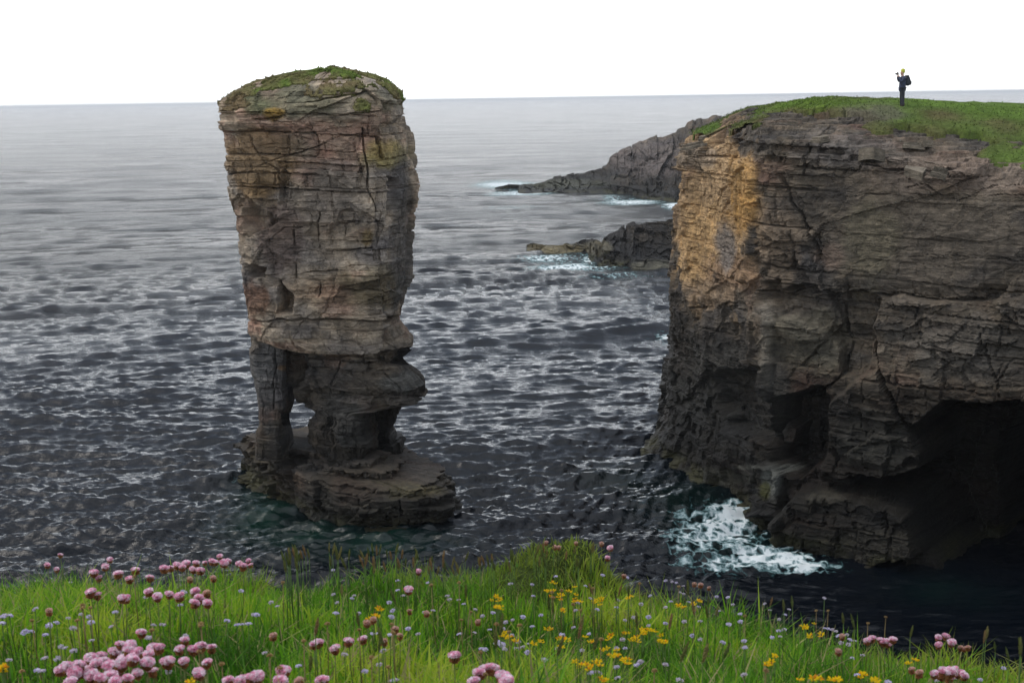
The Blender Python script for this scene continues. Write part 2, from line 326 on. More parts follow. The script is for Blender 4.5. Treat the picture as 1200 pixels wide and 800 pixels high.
# unit plan section of the stack; y<0 faces the viewer
SEC = np.array([(-1, .15), (-.93, -.45), (-.6, -.86), (0, -.97), (.5, -1), (.78, -.9), (.93, -.5), (1, 0), (.93, .6), (.5, .95), (-.2, 1), (-.75, .85)])
def section(n, pts, pw=1.0):
    m = len(pts); t = np.linspace(0, m, n, endpoint=False); i = np.floor(t).astype(int); f = (t-i)[:, None]
    p0, p1, p2, p3 = (pts[(i+k) % m] for k in (-1, 0, 1, 2))
    q = 0.5*((2*p1)+(-p0+p2)*f+(2*p0-5*p1+4*p2-p3)*f*f+(-p0+3*p1-3*p2+p3)*f**3)
    lin = p1*(1-f)+p2*f; q = 0.55*q+0.45*lin
    q[:, 0] = np.where(q[:, 0] > 0, q[:, 0]/q[:, 0].max(), q[:, 0]/-q[:, 0].min()); return q
def radial_rock(name, prof, Yc, depth, st, dz=0.06, nc=460, sec=SEC, feats=(), blobs=(), cap=True, quant=.55, seed=1, wet_shade_z=2.4, warm=0.0, a1=0.26, a2=0.10, ztop=None, gain=1.0, fb=0.35, parent=None, ybend=0.0):
    """prof: [(v, uL, uR)] silhouette rows, top to bottom; becomes world heights and half widths at distance Yc"""
    zs, xl, xr = [], [], []
    for v, ul, ur in prof:
        l, r = at(ul, v, Yc), at(ur, v, Yc); zs.append((l[2]+r[2])/2); xl.append(l[0]); xr.append(r[0])
    zs, xl, xr = (np.array(q)[::-1] for q in (zs, xl, xr))
    z = np.arange(zs[0], zs[-1], dz)
    S = section(nc, sec)
    # sample the silhouette per bed so that the outline steps with the strata
    i2 = np.clip(np.searchsorted(st.b2, z), 1, 160); zq = 0.5*(st.b2[i2-1]+st.b2[i2]); zq = np.where(z > zs[-1]-1.2, z, quant*zq+(1-quant)*z)
    L, R_ = np.interp(zq, zs, xl), np.interp(zq, zs, xr)
    dep = depth(z) if callable(depth) else np.full(z.shape, depth)
    cx, hw = (L+R_)/2, (R_-L)/2
    P = np.zeros((len(z), nc, 3))
    P[..., 0] = cx[:, None] + hw[:, None]*S[None, :, 0]
    P[..., 1] = Yc + (ybend*(z-z[0]))[:, None] + dep[:, None]*S[None, :, 1]
    P[..., 2] = z[:, None]
    base = P
    ctr = np.stack([cx, np.full(z.shape, Yc), z], -1)[:, None, :]
    dv = np.roll(base, -3, 1)-np.roll(base, 3, 1)
    nrm = np.stack([dv[..., 1], -dv[..., 0], np.zeros(dv.shape[:2])], -1)
    nrm /= np.linalg.norm(nrm, axis=-1, keepdims=True)+1e-9
    if np.mean(np.sum(nrm*(base-ctr), -1)) < 0: nrm = -nrm
    arc = np.cumsum(np.linalg.norm(np.roll(base[len(z)//2], -1, 0)-base[len(z)//2], axis=1))
    D, val, hue = st.eval(base, np.broadcast_to(arc[None, :], base.shape[:2]), a1=a1, a2=a2, fb=fb)
    lim = np.minimum(1, hw/1.9)[:, None]
    D = D*lim*(1-.5*sstep(np.abs(nrm[..., 0]), .8, 1)) + carve(base, feats, nrm[..., 1] < 0.25, seed+200)
    P = base + nrm*D[..., None]
    c, wet_shade = rock_colour(P, val, hue, seed, blobs, wet_shade_z, warm, gain)
    if cap:    # close the top with shrinking rings
        rings = []; cr = []; wr = []
        for q in (0.93, 0.8, 0.6, 0.35, 0.1):
            rg = ctr[-1]+(P[-1]-ctr[-1])*q; rg[:, 2] = P[-1, :, 2]+0.12*(1-q)+0.12*fbm(rg[:, 0], rg[:, 1], rg[:, 2], 3, seed); rings.append(rg); cr.append(c[-1]); wr.append(wet_shade[-1])
        P = np.concatenate([P, np.array(rings)]); c = np.concatenate([c, np.array(cr)]); wet_shade = np.concatenate([wet_shade, np.array(wr)])
    me = grid_mesh(name, P, True, False, {'tint': c, 'wet_shade': wet_shade}, cap=cap)
    return link(name, me, M_ROCK, parent), P

# ------------------------------------------------------------------ the sea stack
st1 = Strata(11)
stack = empty('sea_stack', tuple(at(405, 590, 75.5)[:2]) + (0,))
tag(stack, 'tall flat-topped sandstone stack standing on two legs in the sea, grass on top', 'sea stack')
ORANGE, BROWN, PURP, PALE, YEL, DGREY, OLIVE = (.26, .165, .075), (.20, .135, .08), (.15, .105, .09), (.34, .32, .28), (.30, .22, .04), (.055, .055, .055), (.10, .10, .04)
YS = 75.5
prof = [(84.5, 378, 404), (87, 350, 418), (91, 322, 434), (96, 300, 449), (103, 281, 461), (110, 268, 468), (118, 258, 473), (128, 256, 477), (140, 258, 482), (160, 262, 487), (200, 267, 490), (220, 270, 491), (250, 276, 490), (270, 279, 488), (290, 281, 487),
        (310, 283, 486), (330, 287, 485), (342, 288, 481), (352, 290, 476), (372, 291, 473), (386, 291, 471), (394, 300, 474), (402, 330, 470)]
sf = [('crack', [(262, 207), (309, 192), (354, 177), (391, 162), (432, 155)], 1.6, .55), ('crack', [(288, 160), (296, 175), (309, 192), (327, 201), (331, 230)], 1.5, .5),
      ('crack', [(425, 150), (427, 180), (431, 205), (433, 225), (441, 248)], 1.6, .5), ('crack', [(372, 250), (374, 300), (375, 345)], 1.0, .3), ('crack', [(341, 270), (347, 330)], 1.0, .3),
      ('crack', [(300, 303), (345, 300), (400, 295), (438, 291)], 1.4, .45), ('crack', [(340, 322), (380, 318), (430, 316)], 1.1, .35), ('crack', [(288, 376), (350, 376), (410, 373), (478, 374)], 1.8, .6),
      ('crack', [(330, 345), (400, 341), (470, 343)], 1.2, .35), ('crack', [(295, 300), (330, 268), (420, 262)], .9, .25),
      ('crack', [(360, 120), (400, 112), (440, 108)], 1.5, .4), ('crack', [(300, 140), (350, 130), (395, 138), (450, 128)], 1.5, .4),
      ('poly', [(285, 231), (296, 233), (303, 243), (318, 250), (322, 262), (306, 270), (290, 276), (283, 262)], -1.0, 2), ('poly', [(291, 309), (309, 314), (305, 324), (292, 322)], -1.0, 1.5),
      ('poly', [(326, 329), (343, 347), (343, 366), (327, 366)], -1.5, 2), ('poly', [(467, 208), (479, 208), (481, 222), (473, 255), (467, 250)], -.9, 1.5), ('poly', [(331, 196), (338, 205), (336, 245), (329, 240)], -.7, 1.5),
      ('poly', [(398, 248), (410, 245), (424, 262), (402, 278), (385, 275)], -.5, 2), ('poly', [(420, 262), (430, 258), (440, 300), (424, 298)], .35, 2), ('poly', [(325, 200), (420, 192), (425, 262), (330, 262)], .22, 3),
      ('poly', [(262, 130), (300, 118), (350, 120), (430, 112), (478, 122), (480, 138), (440, 150), (390, 140), (330, 150), (262, 150)], .35, 5), ('poly', [(446, 120), (492, 120), (492, 380), (452, 380), (446, 300), (440, 250)], -.55, 3),
      ('poly', [(322, 345), (480, 340), (480, 372), (324, 374)], .35, 2)]
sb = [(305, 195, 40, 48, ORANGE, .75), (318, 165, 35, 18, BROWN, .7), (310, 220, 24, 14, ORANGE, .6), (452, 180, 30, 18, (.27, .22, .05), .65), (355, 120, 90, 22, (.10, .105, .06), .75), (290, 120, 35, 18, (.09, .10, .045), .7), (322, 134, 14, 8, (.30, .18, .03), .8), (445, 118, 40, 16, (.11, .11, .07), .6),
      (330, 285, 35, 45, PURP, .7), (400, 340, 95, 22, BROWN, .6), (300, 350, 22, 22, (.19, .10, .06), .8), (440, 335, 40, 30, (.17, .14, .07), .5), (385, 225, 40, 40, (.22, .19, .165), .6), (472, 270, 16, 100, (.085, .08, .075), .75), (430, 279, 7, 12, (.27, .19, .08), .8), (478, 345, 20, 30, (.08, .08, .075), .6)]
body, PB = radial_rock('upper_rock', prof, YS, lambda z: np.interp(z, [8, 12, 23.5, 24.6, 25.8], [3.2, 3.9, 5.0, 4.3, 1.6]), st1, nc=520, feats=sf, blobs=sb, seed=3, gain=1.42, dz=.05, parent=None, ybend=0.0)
body.parent = stack; body.matrix_parent_inverse = Matrix.Translation(-stack.location)
def child(o, p): o.parent = p; o.matrix_parent_inverse = Matrix.Translation(-Vector(p.location)); return o
leg, _ = radial_rock('leg', [(378, 292, 342), (390, 291, 346), (425, 294, 344), (440, 298, 342), (459, 302, 343), (470, 303, 344), (484, 305, 340), (494, 306, 337), (499, 302, 338), (512, 301, 341), (530, 301, 341)], YS, 2.1, st1, nc=200, seed=5, a1=.16, a2=.10, fb=.2, quant=.1, gain=.85,
       feats=[('poly', [(334, 378), (350, 378), (350, 447), (338, 447)], -.9, 2), ('poly', [(331, 483), (345, 483), (345, 498), (333, 498)], -1, 1), ('crack', [(320, 395), (322, 440), (318, 480)], 1.0, .2)], blobs=[(318, 440, 30, 60, (.125, .125, .125), .7), (331, 431, 8, 4, (.20, .12, .06), .8)], wet_shade_z=3.2)
child(leg, stack)
pil, _ = radial_rock('pillar', [(372, 338, 466), (384, 338, 472), (392, 336, 479), (399, 337, 485), (417, 340, 484), (425, 345, 474), (432, 346, 480), (440, 347, 492), (447, 349, 499), (459, 352, 500), (464, 354, 505), (467, 355, 480), (470, 356, 440), (474, 367, 433), (484, 370, 432), (493, 361, 434), (502, 362, 437), (512, 364, 438), (521, 372, 437), (527, 378, 434), (545, 376, 440)], YS-.4, 2.9, st1, nc=340, seed=7, a1=.30, a2=.17, fb=.3, quant=.1,
       gain=.8, feats=[('poly', [(344, 452), (356, 452), (356, 470), (346, 470)], .5, 2), ('poly', [(440, 415), (490, 405), (490, 428), (445, 426)], -.9, 2), ('crack', [(400, 380), (396, 430), (380, 470)], 1.2, .3), ('crack', [(350, 420), (420, 418), (470, 424)], 1.6, .5), ('crack', [(385, 463), (435, 462), (505, 466)], 1.2, .35),
              ('poly', [(394, 466), (437, 466), (437, 523), (390, 523)], .4, 1), ('crack', [(372, 492), (400, 488), (432, 494)], .9, .25), ('poly', [(340, 382), (356, 384), (352, 445), (338, 445)], -.8, 2), ('poly', [(360, 440), (400, 425), (480, 430), (500, 455), (440, 464), (370, 466)], .25, 3)],
       blobs=[(400, 400, 50, 25, (.15, .125, .09), .5), (408, 490, 40, 40, (.13, .125, .115), .6), (470, 448, 40, 14, (.12, .12, .11), .6), (395, 415, 20, 20, (.19, .12, .08), .5)], wet_shade_z=4.6)
child(pil, stack)
web, _ = radial_rock('arch_roof', [(368, 318, 372), (400, 320, 372), (430, 324, 370), (439, 328, 365), (445, 336, 361), (448, 346, 358)], YS+.3, 1.5, st1, nc=160, seed=8, a1=.2, a2=.1, fb=.2, quant=.1, gain=.6, wet_shade_z=4)
child(web, stack)
back, _ = radial_rock('rear_pillar', [(440, 380, 476), (465, 392, 478), (479, 398, 471), (492, 400, 467), (500, 402, 460), (515, 402, 468), (532, 396, 476), (545, 392, 480)], YS+1.9, 2.0, st1, nc=220, seed=9, a1=.3, a2=.14, wet_shade_z=5.5, gain=.55)
child(back, stack)
# plinth: platform of slabs whose plan was read off its waterline
wl = [(284, 553), (303, 570), (332, 589), (366, 609), (400, 622), (440, 628), (485, 629), (520, 622)]
front = [at_z(u, v)[:2] for u, v in wl]
plan = np.array(front + [(front[-1][0]+.6, front[-1][1]+2.6), (front[-1][0]-.8, 75.5), (-7.8, 79.5), (-11.0, 82.5), (-15, 83.5), (front[0][0]-.2, 82.2)])
pc = np.array([at(400, 560, 75)[0], 75.5])
def slabs(name, plan, pc, levels, st, seed, nc=560, blobs=(), wet_shade_z=2.0, dz=0.05, gain=1.0, feats=()):
    """levels: [(z, scale, dx, dy)] shrinking the plan with height, stepped by bed"""
    q = plan-pc; m = len(q); t = np.linspace(0, m, nc, endpoint=False); i = np.floor(t).astype(int); f = (t-i)[:, None]; S = q[i]*(1-f)+q[(i+1) % m]*f
    zs = [l[0] for l in levels]; z = np.arange(zs[0], zs[-1], dz)
    i2 = np.clip(np.searchsorted(st.b2, z), 1, 160); zq = np.where(z > .3, (np.floor((z-.07)/.42)+.5)*.42+.07, z)
    sc, dx, dy = (np.interp(zq, zs, [l[k] for l in levels]) for k in (1, 2, 3))
    P = np.zeros((len(z), nc, 3)); P[..., 2] = z[:, None]
    P[..., 0] = pc[0]+dx[:, None]+S[None, :, 0]*sc[:, None]; P[..., 1] = pc[1]+dy[:, None]+S[None, :, 1]*sc[:, None]
    dv = np.roll(P, -4, 1)-np.roll(P, 4, 1); n = np.stack([dv[..., 1], -dv[..., 0], 0*dv[..., 0]], -1); n /= np.linalg.norm(n, axis=-1, keepdims=True)+1e-9
    arc = np.cumsum(np.linalg.norm(np.roll(P[0], -1, 0)-P[0], axis=1))
    D, val, hue = st.eval(P, np.broadcast_to(arc, P.shape[:2]), a1=.6, a2=.5, fb=.4, fac=1.1)
    D += carve(P, feats, n[..., 1] < .4, seed+9)
    P = P+n*(D*np.minimum(1, sc[:, None]*1.5))[..., None]
    P[..., 2] += 0.05*fbm(P[..., 0]*1.2, P[..., 1]*1.2, P[..., 2], 3, seed)
    c, wet_shade = rock_colour(P, val, hue, seed, blobs, wet_shade_z, 0.05, gain)
    me = grid_mesh(name, P, True, False, {'tint': c, 'wet_shade': wet_shade}, cap=True); return link(name, me, M_ROCK)
pb = [(300, 545, 22, 30, (.20, .16, .10), .6), (340, 568, 30, 20, (.17, .11, .07), .7), (440, 610, 100, 22, (.16, .14, .11), .6), (490, 575, 45, 10, (.15, .125, .06), .7), (375, 605, 25, 5, (.28, .26, .22), .6)]
pl = slabs('plinth', plan, pc, [(-1.5, 1.03, 0, 0), (.2, 1.0, 0, 0), (2.35, .98, 0, .1), (2.6, .80, -.5, .6), (2.9, .66, -.9, .5), (3.3, .52, -.8, .3), (3.55, .36, -.4, .2), (3.7, .2, -.2, .2)], st1, 21, blobs=pb, wet_shade_z=2.6, gain=.75)
child(pl, stack)
def slab_block(name, c, size, seed, rot=0, tint=(.16, .14, .11), parent=None, tilt=(0, 0), mat=None, wet_shade=0.3):
    """one broken slab: a bevelled, chipped, faceted block with thin bed edges"""
    r = np.random.RandomState(seed); n = r.randint(4, 7); ang = np.sort(r.uniform(0, 2*math.pi, n)+np.arange(n)*0)*1.0
    ang = (np.arange(n)+r.uniform(-.35, .35, n))*2*math.pi/n; lay = r.randint(1, 4)
    P = np.zeros((lay*2, n, 3)); rad = 1+r.uniform(-.28, .2, n)
    for k in range(lay):
        s = 1+r.uniform(-.09, .06)-(0.12 if k == lay-1 else 0)
        for j, zz in enumerate((k/lay, (k+.86)/lay)):
            rr = rad*s*(1+r.uniform(-.02, .02, n)); P[k*2+j, :, 0] = np.cos(ang)*rr*size[0]/2; P[k*2+j, :, 1] = np.sin(ang)*rr*size[1]/2; P[k*2+j, :, 2] = (zz-.5)*size[2]
    col = np.ones((lay*2, n, 3))*np.array(tint)*r.uniform(.85, 1.15, (lay*2, 1, 1))
    me = grid_mesh(name, P, True, False, {'tint': col, 'wet_shade': np.full((lay*2, n), wet_shade)}, cap=True)
    o = link(name, me, mat or M_ROCK); o.location = c; o.rotation_euler = (tilt[0], tilt[1], rot)
    if parent is not None: child(o, parent)
    return o
# grass on the crown of the stack
z = PB[:, 0, 2]; k0 = np.searchsorted(PB[:, :, 2].mean(1), 23.3)
T = PB[k0::2].copy(); c0 = T.mean((0, 1)); x, y, zz = T[..., 0], T[..., 1], T[..., 2]
mk = fbm(x/1.3, y/1.3, zz/.9, 4, 88)+np.interp(zz, [23.3, 24.2, 25.0, 25.8], [-.9, -.15, .35, .9])
dirv = (T-c0); dirv[..., 2] = np.abs(dirv[..., 2])+2; dirv /= np.linalg.norm(dirv, axis=-1, keepdims=True)
T = T+dirv*(np.where(mk > 0, .06+.10*np.clip(mk*2, 0, 1), -.5)+.10*fbm(x*2.5, y*2.5, zz*2.5, 3, 90))[..., None]
f = np.clip(.5+.6*fbm(x/1.5, y/1.5, zz/1.5, 3, 91)+(zz-24.8)*.25, 0, 1)
mk_s = mk
tc_ = lerp_cols(f, [(0, (.15, .11, .06)), (.4, (.14, .12, .055)), (.8, (.13, .135, .045)), (1, (.12, .17, .035))])
tf = link('turf_cap', grid_mesh('turf_cap', T, True, False, {'tint': tc_}, cap=True), M_TURF); child(tf, stack)

# ------------------------------------------------------------------ cliff on the right
st2 = Strata(37)
cliff = empty('cliff', (20, 75, 0)); tag(cliff, kind='structure')
def smooth_path(pts, step):
    p = np.array(pts, float); seg = np.linalg.norm(np.diff(p, axis=0), axis=1); s = np.concatenate([[0], np.cumsum(seg)])
    n = int(s[-1]/step); ss = np.linspace(0, s[-1], n); return np.stack([np.interp(ss, s, p[:, k]) for k in range(p.shape[1])], -1), ss
rimw = [(19, 128), (14.5, 105)] + [tuple(at(u, v, Y)[:2]) for u, v, Y in [(795, 172, 90), (800, 170, 86), (840, 168, 79), (876, 168, 73.5), (893, 170, 70), (910, 172, 68.5), (960, 176, 67), (1020, 180, 65.8), (1100, 190, 64), (1200, 212, 61.5)]] + [(29, 58.5), (34, 53), (38, 42), (41, 25), (44, 8), (46, -6)]
inner = [(48, 140), (40, 128), (36, 122), (35, 116), (35, 112), (36, 108), (37, 105), (38, 103), (41, 100), (46, 97), (52, 95), (58, 90), (64, 84), (70, 76), (76, 60), (80, 40), (82, 20), (84, -6)]
# uneven column density: fine where it faces the viewer
rw = np.array(rimw); seg = np.linalg.norm(np.diff(rw, axis=0), axis=1); sacc = np.concatenate([[0], np.cumsum(seg)])
def dens(s0, s1, st_): return np.arange(s0, s1, st_)
iA, iZ = 2, 13
SS = np.concatenate([dens(0, sacc[iA]-1, .5), dens(sacc[iA]-1, sacc[iZ], .082), dens(sacc[iZ], sacc[-1], .4)])
RIM = np.stack([np.interp(SS, sacc, rw[:, k]) for k in (0, 1)], -1)
INN = np.stack([np.interp(SS, sacc, np.array(inner)[:, k]) for k in (0, 1)], -1)
# smooth plan and normals
def sm(a, s, wdt):
    su = np.arange(s[0], s[-1]+.1, .1); b = np.stack([np.interp(su, s, a[:, k]) for k in range(a.shape[1])], -1); n = int(wdt/.1)|1
    kx = np.hanning(n+2)[1:-1]; kx /= kx.sum(); pad = n//2
    c = np.stack([np.convolve(np.pad(b[:, k], pad, mode='edge'), kx, 'valid') for k in range(b.shape[1])], -1)
    return np.stack([np.interp(s, su, c[:len(su), k]) for k in range(a.shape[1])], -1)
RIMs = sm(RIM, SS, 2.0); tg = np.gradient(sm(RIM, SS, 5.0), SS, axis=0); tg /= np.linalg.norm(tg, axis=1, keepdims=True); NR = np.stack([tg[:, 1], -tg[:, 0]], -1)
# top surface heights
ctl = [(900, 134, 97), (960, 127, 93), (1000, 131, 90), (1057, 134, 86), (1130, 134, 86), (1200, 136, 86), (1300, 136, 86), (795, 168, 90), (840, 158, 80), (890, 150, 72), (893, 158, 70.5), (950, 160, 67.6), (1020, 172, 66), (1100, 185, 64.2), (1200, 210, 61.7), (1010, 150, 70), (1100, 158, 68.5), (1170, 166, 66.5), (845, 150, 90), (872, 131, 88), (905, 138, 77), (920, 123, 86), (960, 117, 81), (1000, 119.5, 78), (1057, 124.5, 74.5), (1130, 125, 75), (1200, 127, 75), (1300, 128, 75), (1300, 220, 59), (1000, 134, 73), (1120, 142, 71), (1200, 150, 69)]
cp = [tuple(at(*q)) for q in ctl] + [(40, 110, 20.5), (20, 110, 19.5), (30, 100, 20.8), (45, 90, 21.6), (60, 110, 20), (19, 128, 18), (34, 53, 20.5), (38, 42, 21), (41, 25, 21.5), (44, 8, 22), (46, -6, 22.5), (60, 60, 23.2), (70, 30, 24), (84, -6, 25), (80, 120, 21), (48, 140, 19)]
cp = np.array(cp); n = NCP = len(cp)
def tps(r): return np.where(r > 1e-6, r*r*np.log(r+1e-9), 0)
K = tps(np.linalg.norm(cp[:, None, :2]-cp[None, :, :2], axis=-1))+np.eye(n)*.2; Pm = np.concatenate([np.ones((n, 1)), cp[:, :2]], 1)
Am = np.block([[K, Pm], [Pm.T, np.zeros((3, 3))]]); wts = np.linalg.solve(Am, np.concatenate([cp[:, 2], [0, 0, 0]]))
def Ttop(x, y):
    sh = np.shape(x); q = np.stack([np.ravel(x), np.ravel(y)], -1); out = np.zeros(len(q))
    for a in range(0, len(q), 60000):
        qq = q[a:a+60000]; out[a:a+60000] = tps(np.linalg.norm(qq[:, None]-cp[None, :, :2], axis=-1))@wts[:NCP]+wts[NCP]+qq@wts[NCP+1:]
    return out.reshape(sh)
# face rows
zr = Ttop(RIMs[:, 0], RIMs[:, 1])-.25
nz_ = 350; zt = np.linspace(0, 1, nz_)
Z = -1.5 + zt[:, None]*(zr[None, :]+1.5)
B = np.zeros((nz_, len(SS), 3)); B[..., 2] = Z
# batter / bulges of the face measured outward from the rim plan
lean = np.interp(Z, [-1.5, 0, 1.5, 3.2, 5.5, 8, 11, 14, 18.5, 20.5, 22], [1.5, 1.4, 1.1, .95, .85, .8, .6, 0.15, 0.0, -.15, -.5])
sA, sB = sacc[2], sacc[6]
wA = np.exp(-((SS-sacc[3])/6.0)**2)[None, :]                       # seaward nose spreads out at its foot
wB = np.exp(-((SS-sacc[6])/5.0)**2)[None, :]; lean = lean*(1-.85*wB) + wA*np.interp(Z, [-1.5, 0, 1, 2, 4], [1.3, 1.2, .7, .2, 0])
B[..., 0] = RIMs[None, :, 0]+NR[None, :, 0]*lean; B[..., 1] = RIMs[None, :, 1]+NR[None, :, 1]*lean
Sg = np.broadcast_to(SS[None, :], Z.shape)
bu, bv = proj(B); calm = 1-.8*(1-sstep(poly_sd(bu, bv, [(965, 215), (1010, 205), (1300, 225), (1300, 340), (1010, 335), (970, 325)]), -8, 12)) - .6*(1-sstep(poly_sd(bu, bv, [(798, 190), (885, 190), (880, 350), (798, 352)]), -4, 8))
calm = np.clip(calm, .15, 1)
D, val, hue = st2.eval(B, Sg, a1=.42*calm, a2=.13*calm, fb=.4, groove=calm*1.0, fac=.72*(.25+.75*calm), big=.75*calm); val = 1+(val-1)*(.35+.65*calm)
cf = [('crack', [(899, 158), (910, 185), (922, 210), (926, 233), (949, 276), (964, 312)], 1.8, .8), ('crack', [(951, 140), (949, 172), (944, 206)], 2.0, .7), ('crack', [(856, 168), (852, 220), (854, 264)], 1.7, .7), ('crack', [(866, 170), (868, 200)], 1.2, .4),
      ('crack', [(1008, 196), (1060, 199), (1100, 200), (1151, 203), (1200, 206)], 1.7, .6), ('crack', [(1060, 222), (1085, 217), (1120, 240), (1151, 224), (1200, 217)], .8, .25), ('crack', [(914, 346), (957, 338), (985, 343), (1011, 346), (1110, 351), (1200, 350)], 1.8, .6),
      ('crack', [(1011, 175), (1007, 196), (1004, 230)], 1.3, .4), ('crack', [(1027, 353), (1019, 380), (1030, 430), (1052, 478), (1082, 528)], 2.2, 1.0), ('crack', [(798, 357), (826, 360), (852, 357), (885, 362)], 1.6, .6),
      ('crack', [(990, 230), (1050, 226), (1120, 232), (1200, 230)], 1.0, .2), ('crack', [(1150, 352), (1153, 400), (1170, 455)], 1.3, .35), ('crack', [(1065, 300), (1130, 300), (1200, 305)], 1.0, .2), ('crack', [(975, 335), (990, 400), (985, 440), (940, 475)], 1.6, .5),
      ('crack', [(1075, 360), (1080, 395), (1110, 408)], 1.5, .4), ('crack', [(1068, 463), (1120, 470), (1200, 471)], 1.5, .5), ('crack', [(1105, 390), (1160, 398), (1200, 410)], 1.2, .35),
      ('poly', [(893, 330), (914, 328), (916, 340), (958, 334), (965, 345), (1010, 342), (1030, 352), (1018, 400), (1012, 440), (985, 440), (980, 400), (930, 372), (905, 372), (892, 345)], -.9, 3),
      ('poly', [(880, 345), (896, 335), (904, 380), (900, 470), (888, 470)], .8, 3), ('poly', [(1028, 352), (1200, 350), (1260, 350), (1260, 470), (1110, 470), (1064, 500), (1030, 425), (1022, 380)], .7, 3),
      ('poly', [(1064, 503), (1112, 473), (1166, 474), (1300, 474), (1300, 700), (1115, 700), (1085, 640), (1072, 590), (1000, 566), (998, 558), (1060, 556), (1085, 550), (1084, 523)], -6.0, 5),
      ('poly', [(1150, 520), (1300, 510), (1300, 700), (1130, 700), (1135, 560)], -5.0, 10),
      ('poly', [(902, 470), (960, 455), (975, 500), (966, 545), (935, 560), (905, 545), (895, 510)], -2.2, 4), ('poly', [(835, 440), (890, 430), (893, 520), (850, 500), (832, 470)], -1.3, 5), ('poly', [(905, 500), (928, 503), (925, 525), (903, 525)], 1.6, 3),
      ('poly', [(890, 545), (915, 540), (918, 600), (890, 602)], .9, 3), ('poly', [(884, 598), (925, 598), (925, 640), (884, 630)], .9, 3), ('poly', [(968, 470), (1030, 430), (1060, 500), (1082, 530), (1080, 552), (966, 560)], .9, 3),
      ('poly', [(940, 572), (1000, 575), (1080, 600), (1095, 640), (1000, 665), (930, 655), (915, 610)], 1.7, 3), ('poly', [(800, 175), (812, 175), (812, 360), (798, 360)], .25, 2),
      ('poly', [(870, 190), (890, 180), (890, 250), (880, 330), (868, 330)], .5, 3), ('poly', [(793, 195), (803, 205), (800, 240), (790, 240)], -.8, 3)]
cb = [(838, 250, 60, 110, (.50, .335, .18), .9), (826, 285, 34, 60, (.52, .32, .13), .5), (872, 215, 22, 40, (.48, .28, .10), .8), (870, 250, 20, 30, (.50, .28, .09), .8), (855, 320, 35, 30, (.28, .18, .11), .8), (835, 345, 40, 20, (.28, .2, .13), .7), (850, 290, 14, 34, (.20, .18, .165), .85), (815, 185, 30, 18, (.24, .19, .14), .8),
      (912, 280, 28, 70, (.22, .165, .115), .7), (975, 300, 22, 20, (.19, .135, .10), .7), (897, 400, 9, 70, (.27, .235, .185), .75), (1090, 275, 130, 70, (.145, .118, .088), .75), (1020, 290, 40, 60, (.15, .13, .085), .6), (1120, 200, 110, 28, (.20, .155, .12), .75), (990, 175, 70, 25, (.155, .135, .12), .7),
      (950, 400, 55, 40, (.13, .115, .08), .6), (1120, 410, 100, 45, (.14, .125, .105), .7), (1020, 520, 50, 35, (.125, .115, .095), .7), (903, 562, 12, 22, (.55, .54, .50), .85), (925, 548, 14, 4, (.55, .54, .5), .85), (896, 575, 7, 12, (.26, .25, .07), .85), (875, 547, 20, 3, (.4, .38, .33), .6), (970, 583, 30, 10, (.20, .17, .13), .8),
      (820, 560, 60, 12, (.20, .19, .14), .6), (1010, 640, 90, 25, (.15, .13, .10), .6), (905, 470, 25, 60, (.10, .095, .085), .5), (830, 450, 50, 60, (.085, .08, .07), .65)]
D = D + carve(B, cf, np.ones(Z.shape, bool), 333, jit=4)
FP = B.copy(); FP[..., 0] += NR[None, :, 0]*D; FP[..., 1] += NR[None, :, 1]*D
# rows over the top, from the rim inland
tt = np.concatenate([np.linspace(.004, .16, 60), np.linspace(.17, 1, 36)]); TP = np.zeros((len(tt), len(SS), 3))
edge = FP[-1, :, :2]
TP[..., :2] = edge[None]*(1-tt[:, None, None])+INN[None]*tt[:, None, None]
tz = Ttop(TP[..., 0], TP[..., 1])
inl = np.linalg.norm(TP[..., :2]-edge[None], axis=-1)
x, y = TP[..., 0], TP[..., 1]
# broken, stepped slabs along the rim
warp = .6*vnoise(x/2, y/2, x*0, 61)
hh = tz - .12*np.clip(3-inl, 0, 3) + np.clip(.5-.05*inl, .08, .5)*fbm(x/3, y/3, x*0, 3, 62) - .25*sstep(inl, 4, 8)
stp = np.floor(hh/.22+warp)*.22; cellr = hsh(np.floor(x/1.3+warp*1.5), np.floor(y/1.1-warp), np.floor(hh/.22), 63)
rk = sstep(inl, 0, .4)
TP[..., 2] = np.where(inl < 9, tz*.0+stp*.75+hh*.25+.16*(cellr-.6)*rk+.04*fbm(x*3, y*3, x*0, 2, 64), hh)
Ball = np.concatenate([FP, TP]); valA = np.concatenate([val, .8+.45*cellr]); hueA = np.concatenate([hue, cellr])
c, wet_shade = rock_colour(Ball, valA, hueA, 40, cb, 7.5, 0.0, .45)
o = link('rock_face', grid_mesh('rock_face', Ball, False, False, {'tint': c, 'wet_shade': wet_shade}), M_ROCK); child(o, cliff); tag(o, kind=None)
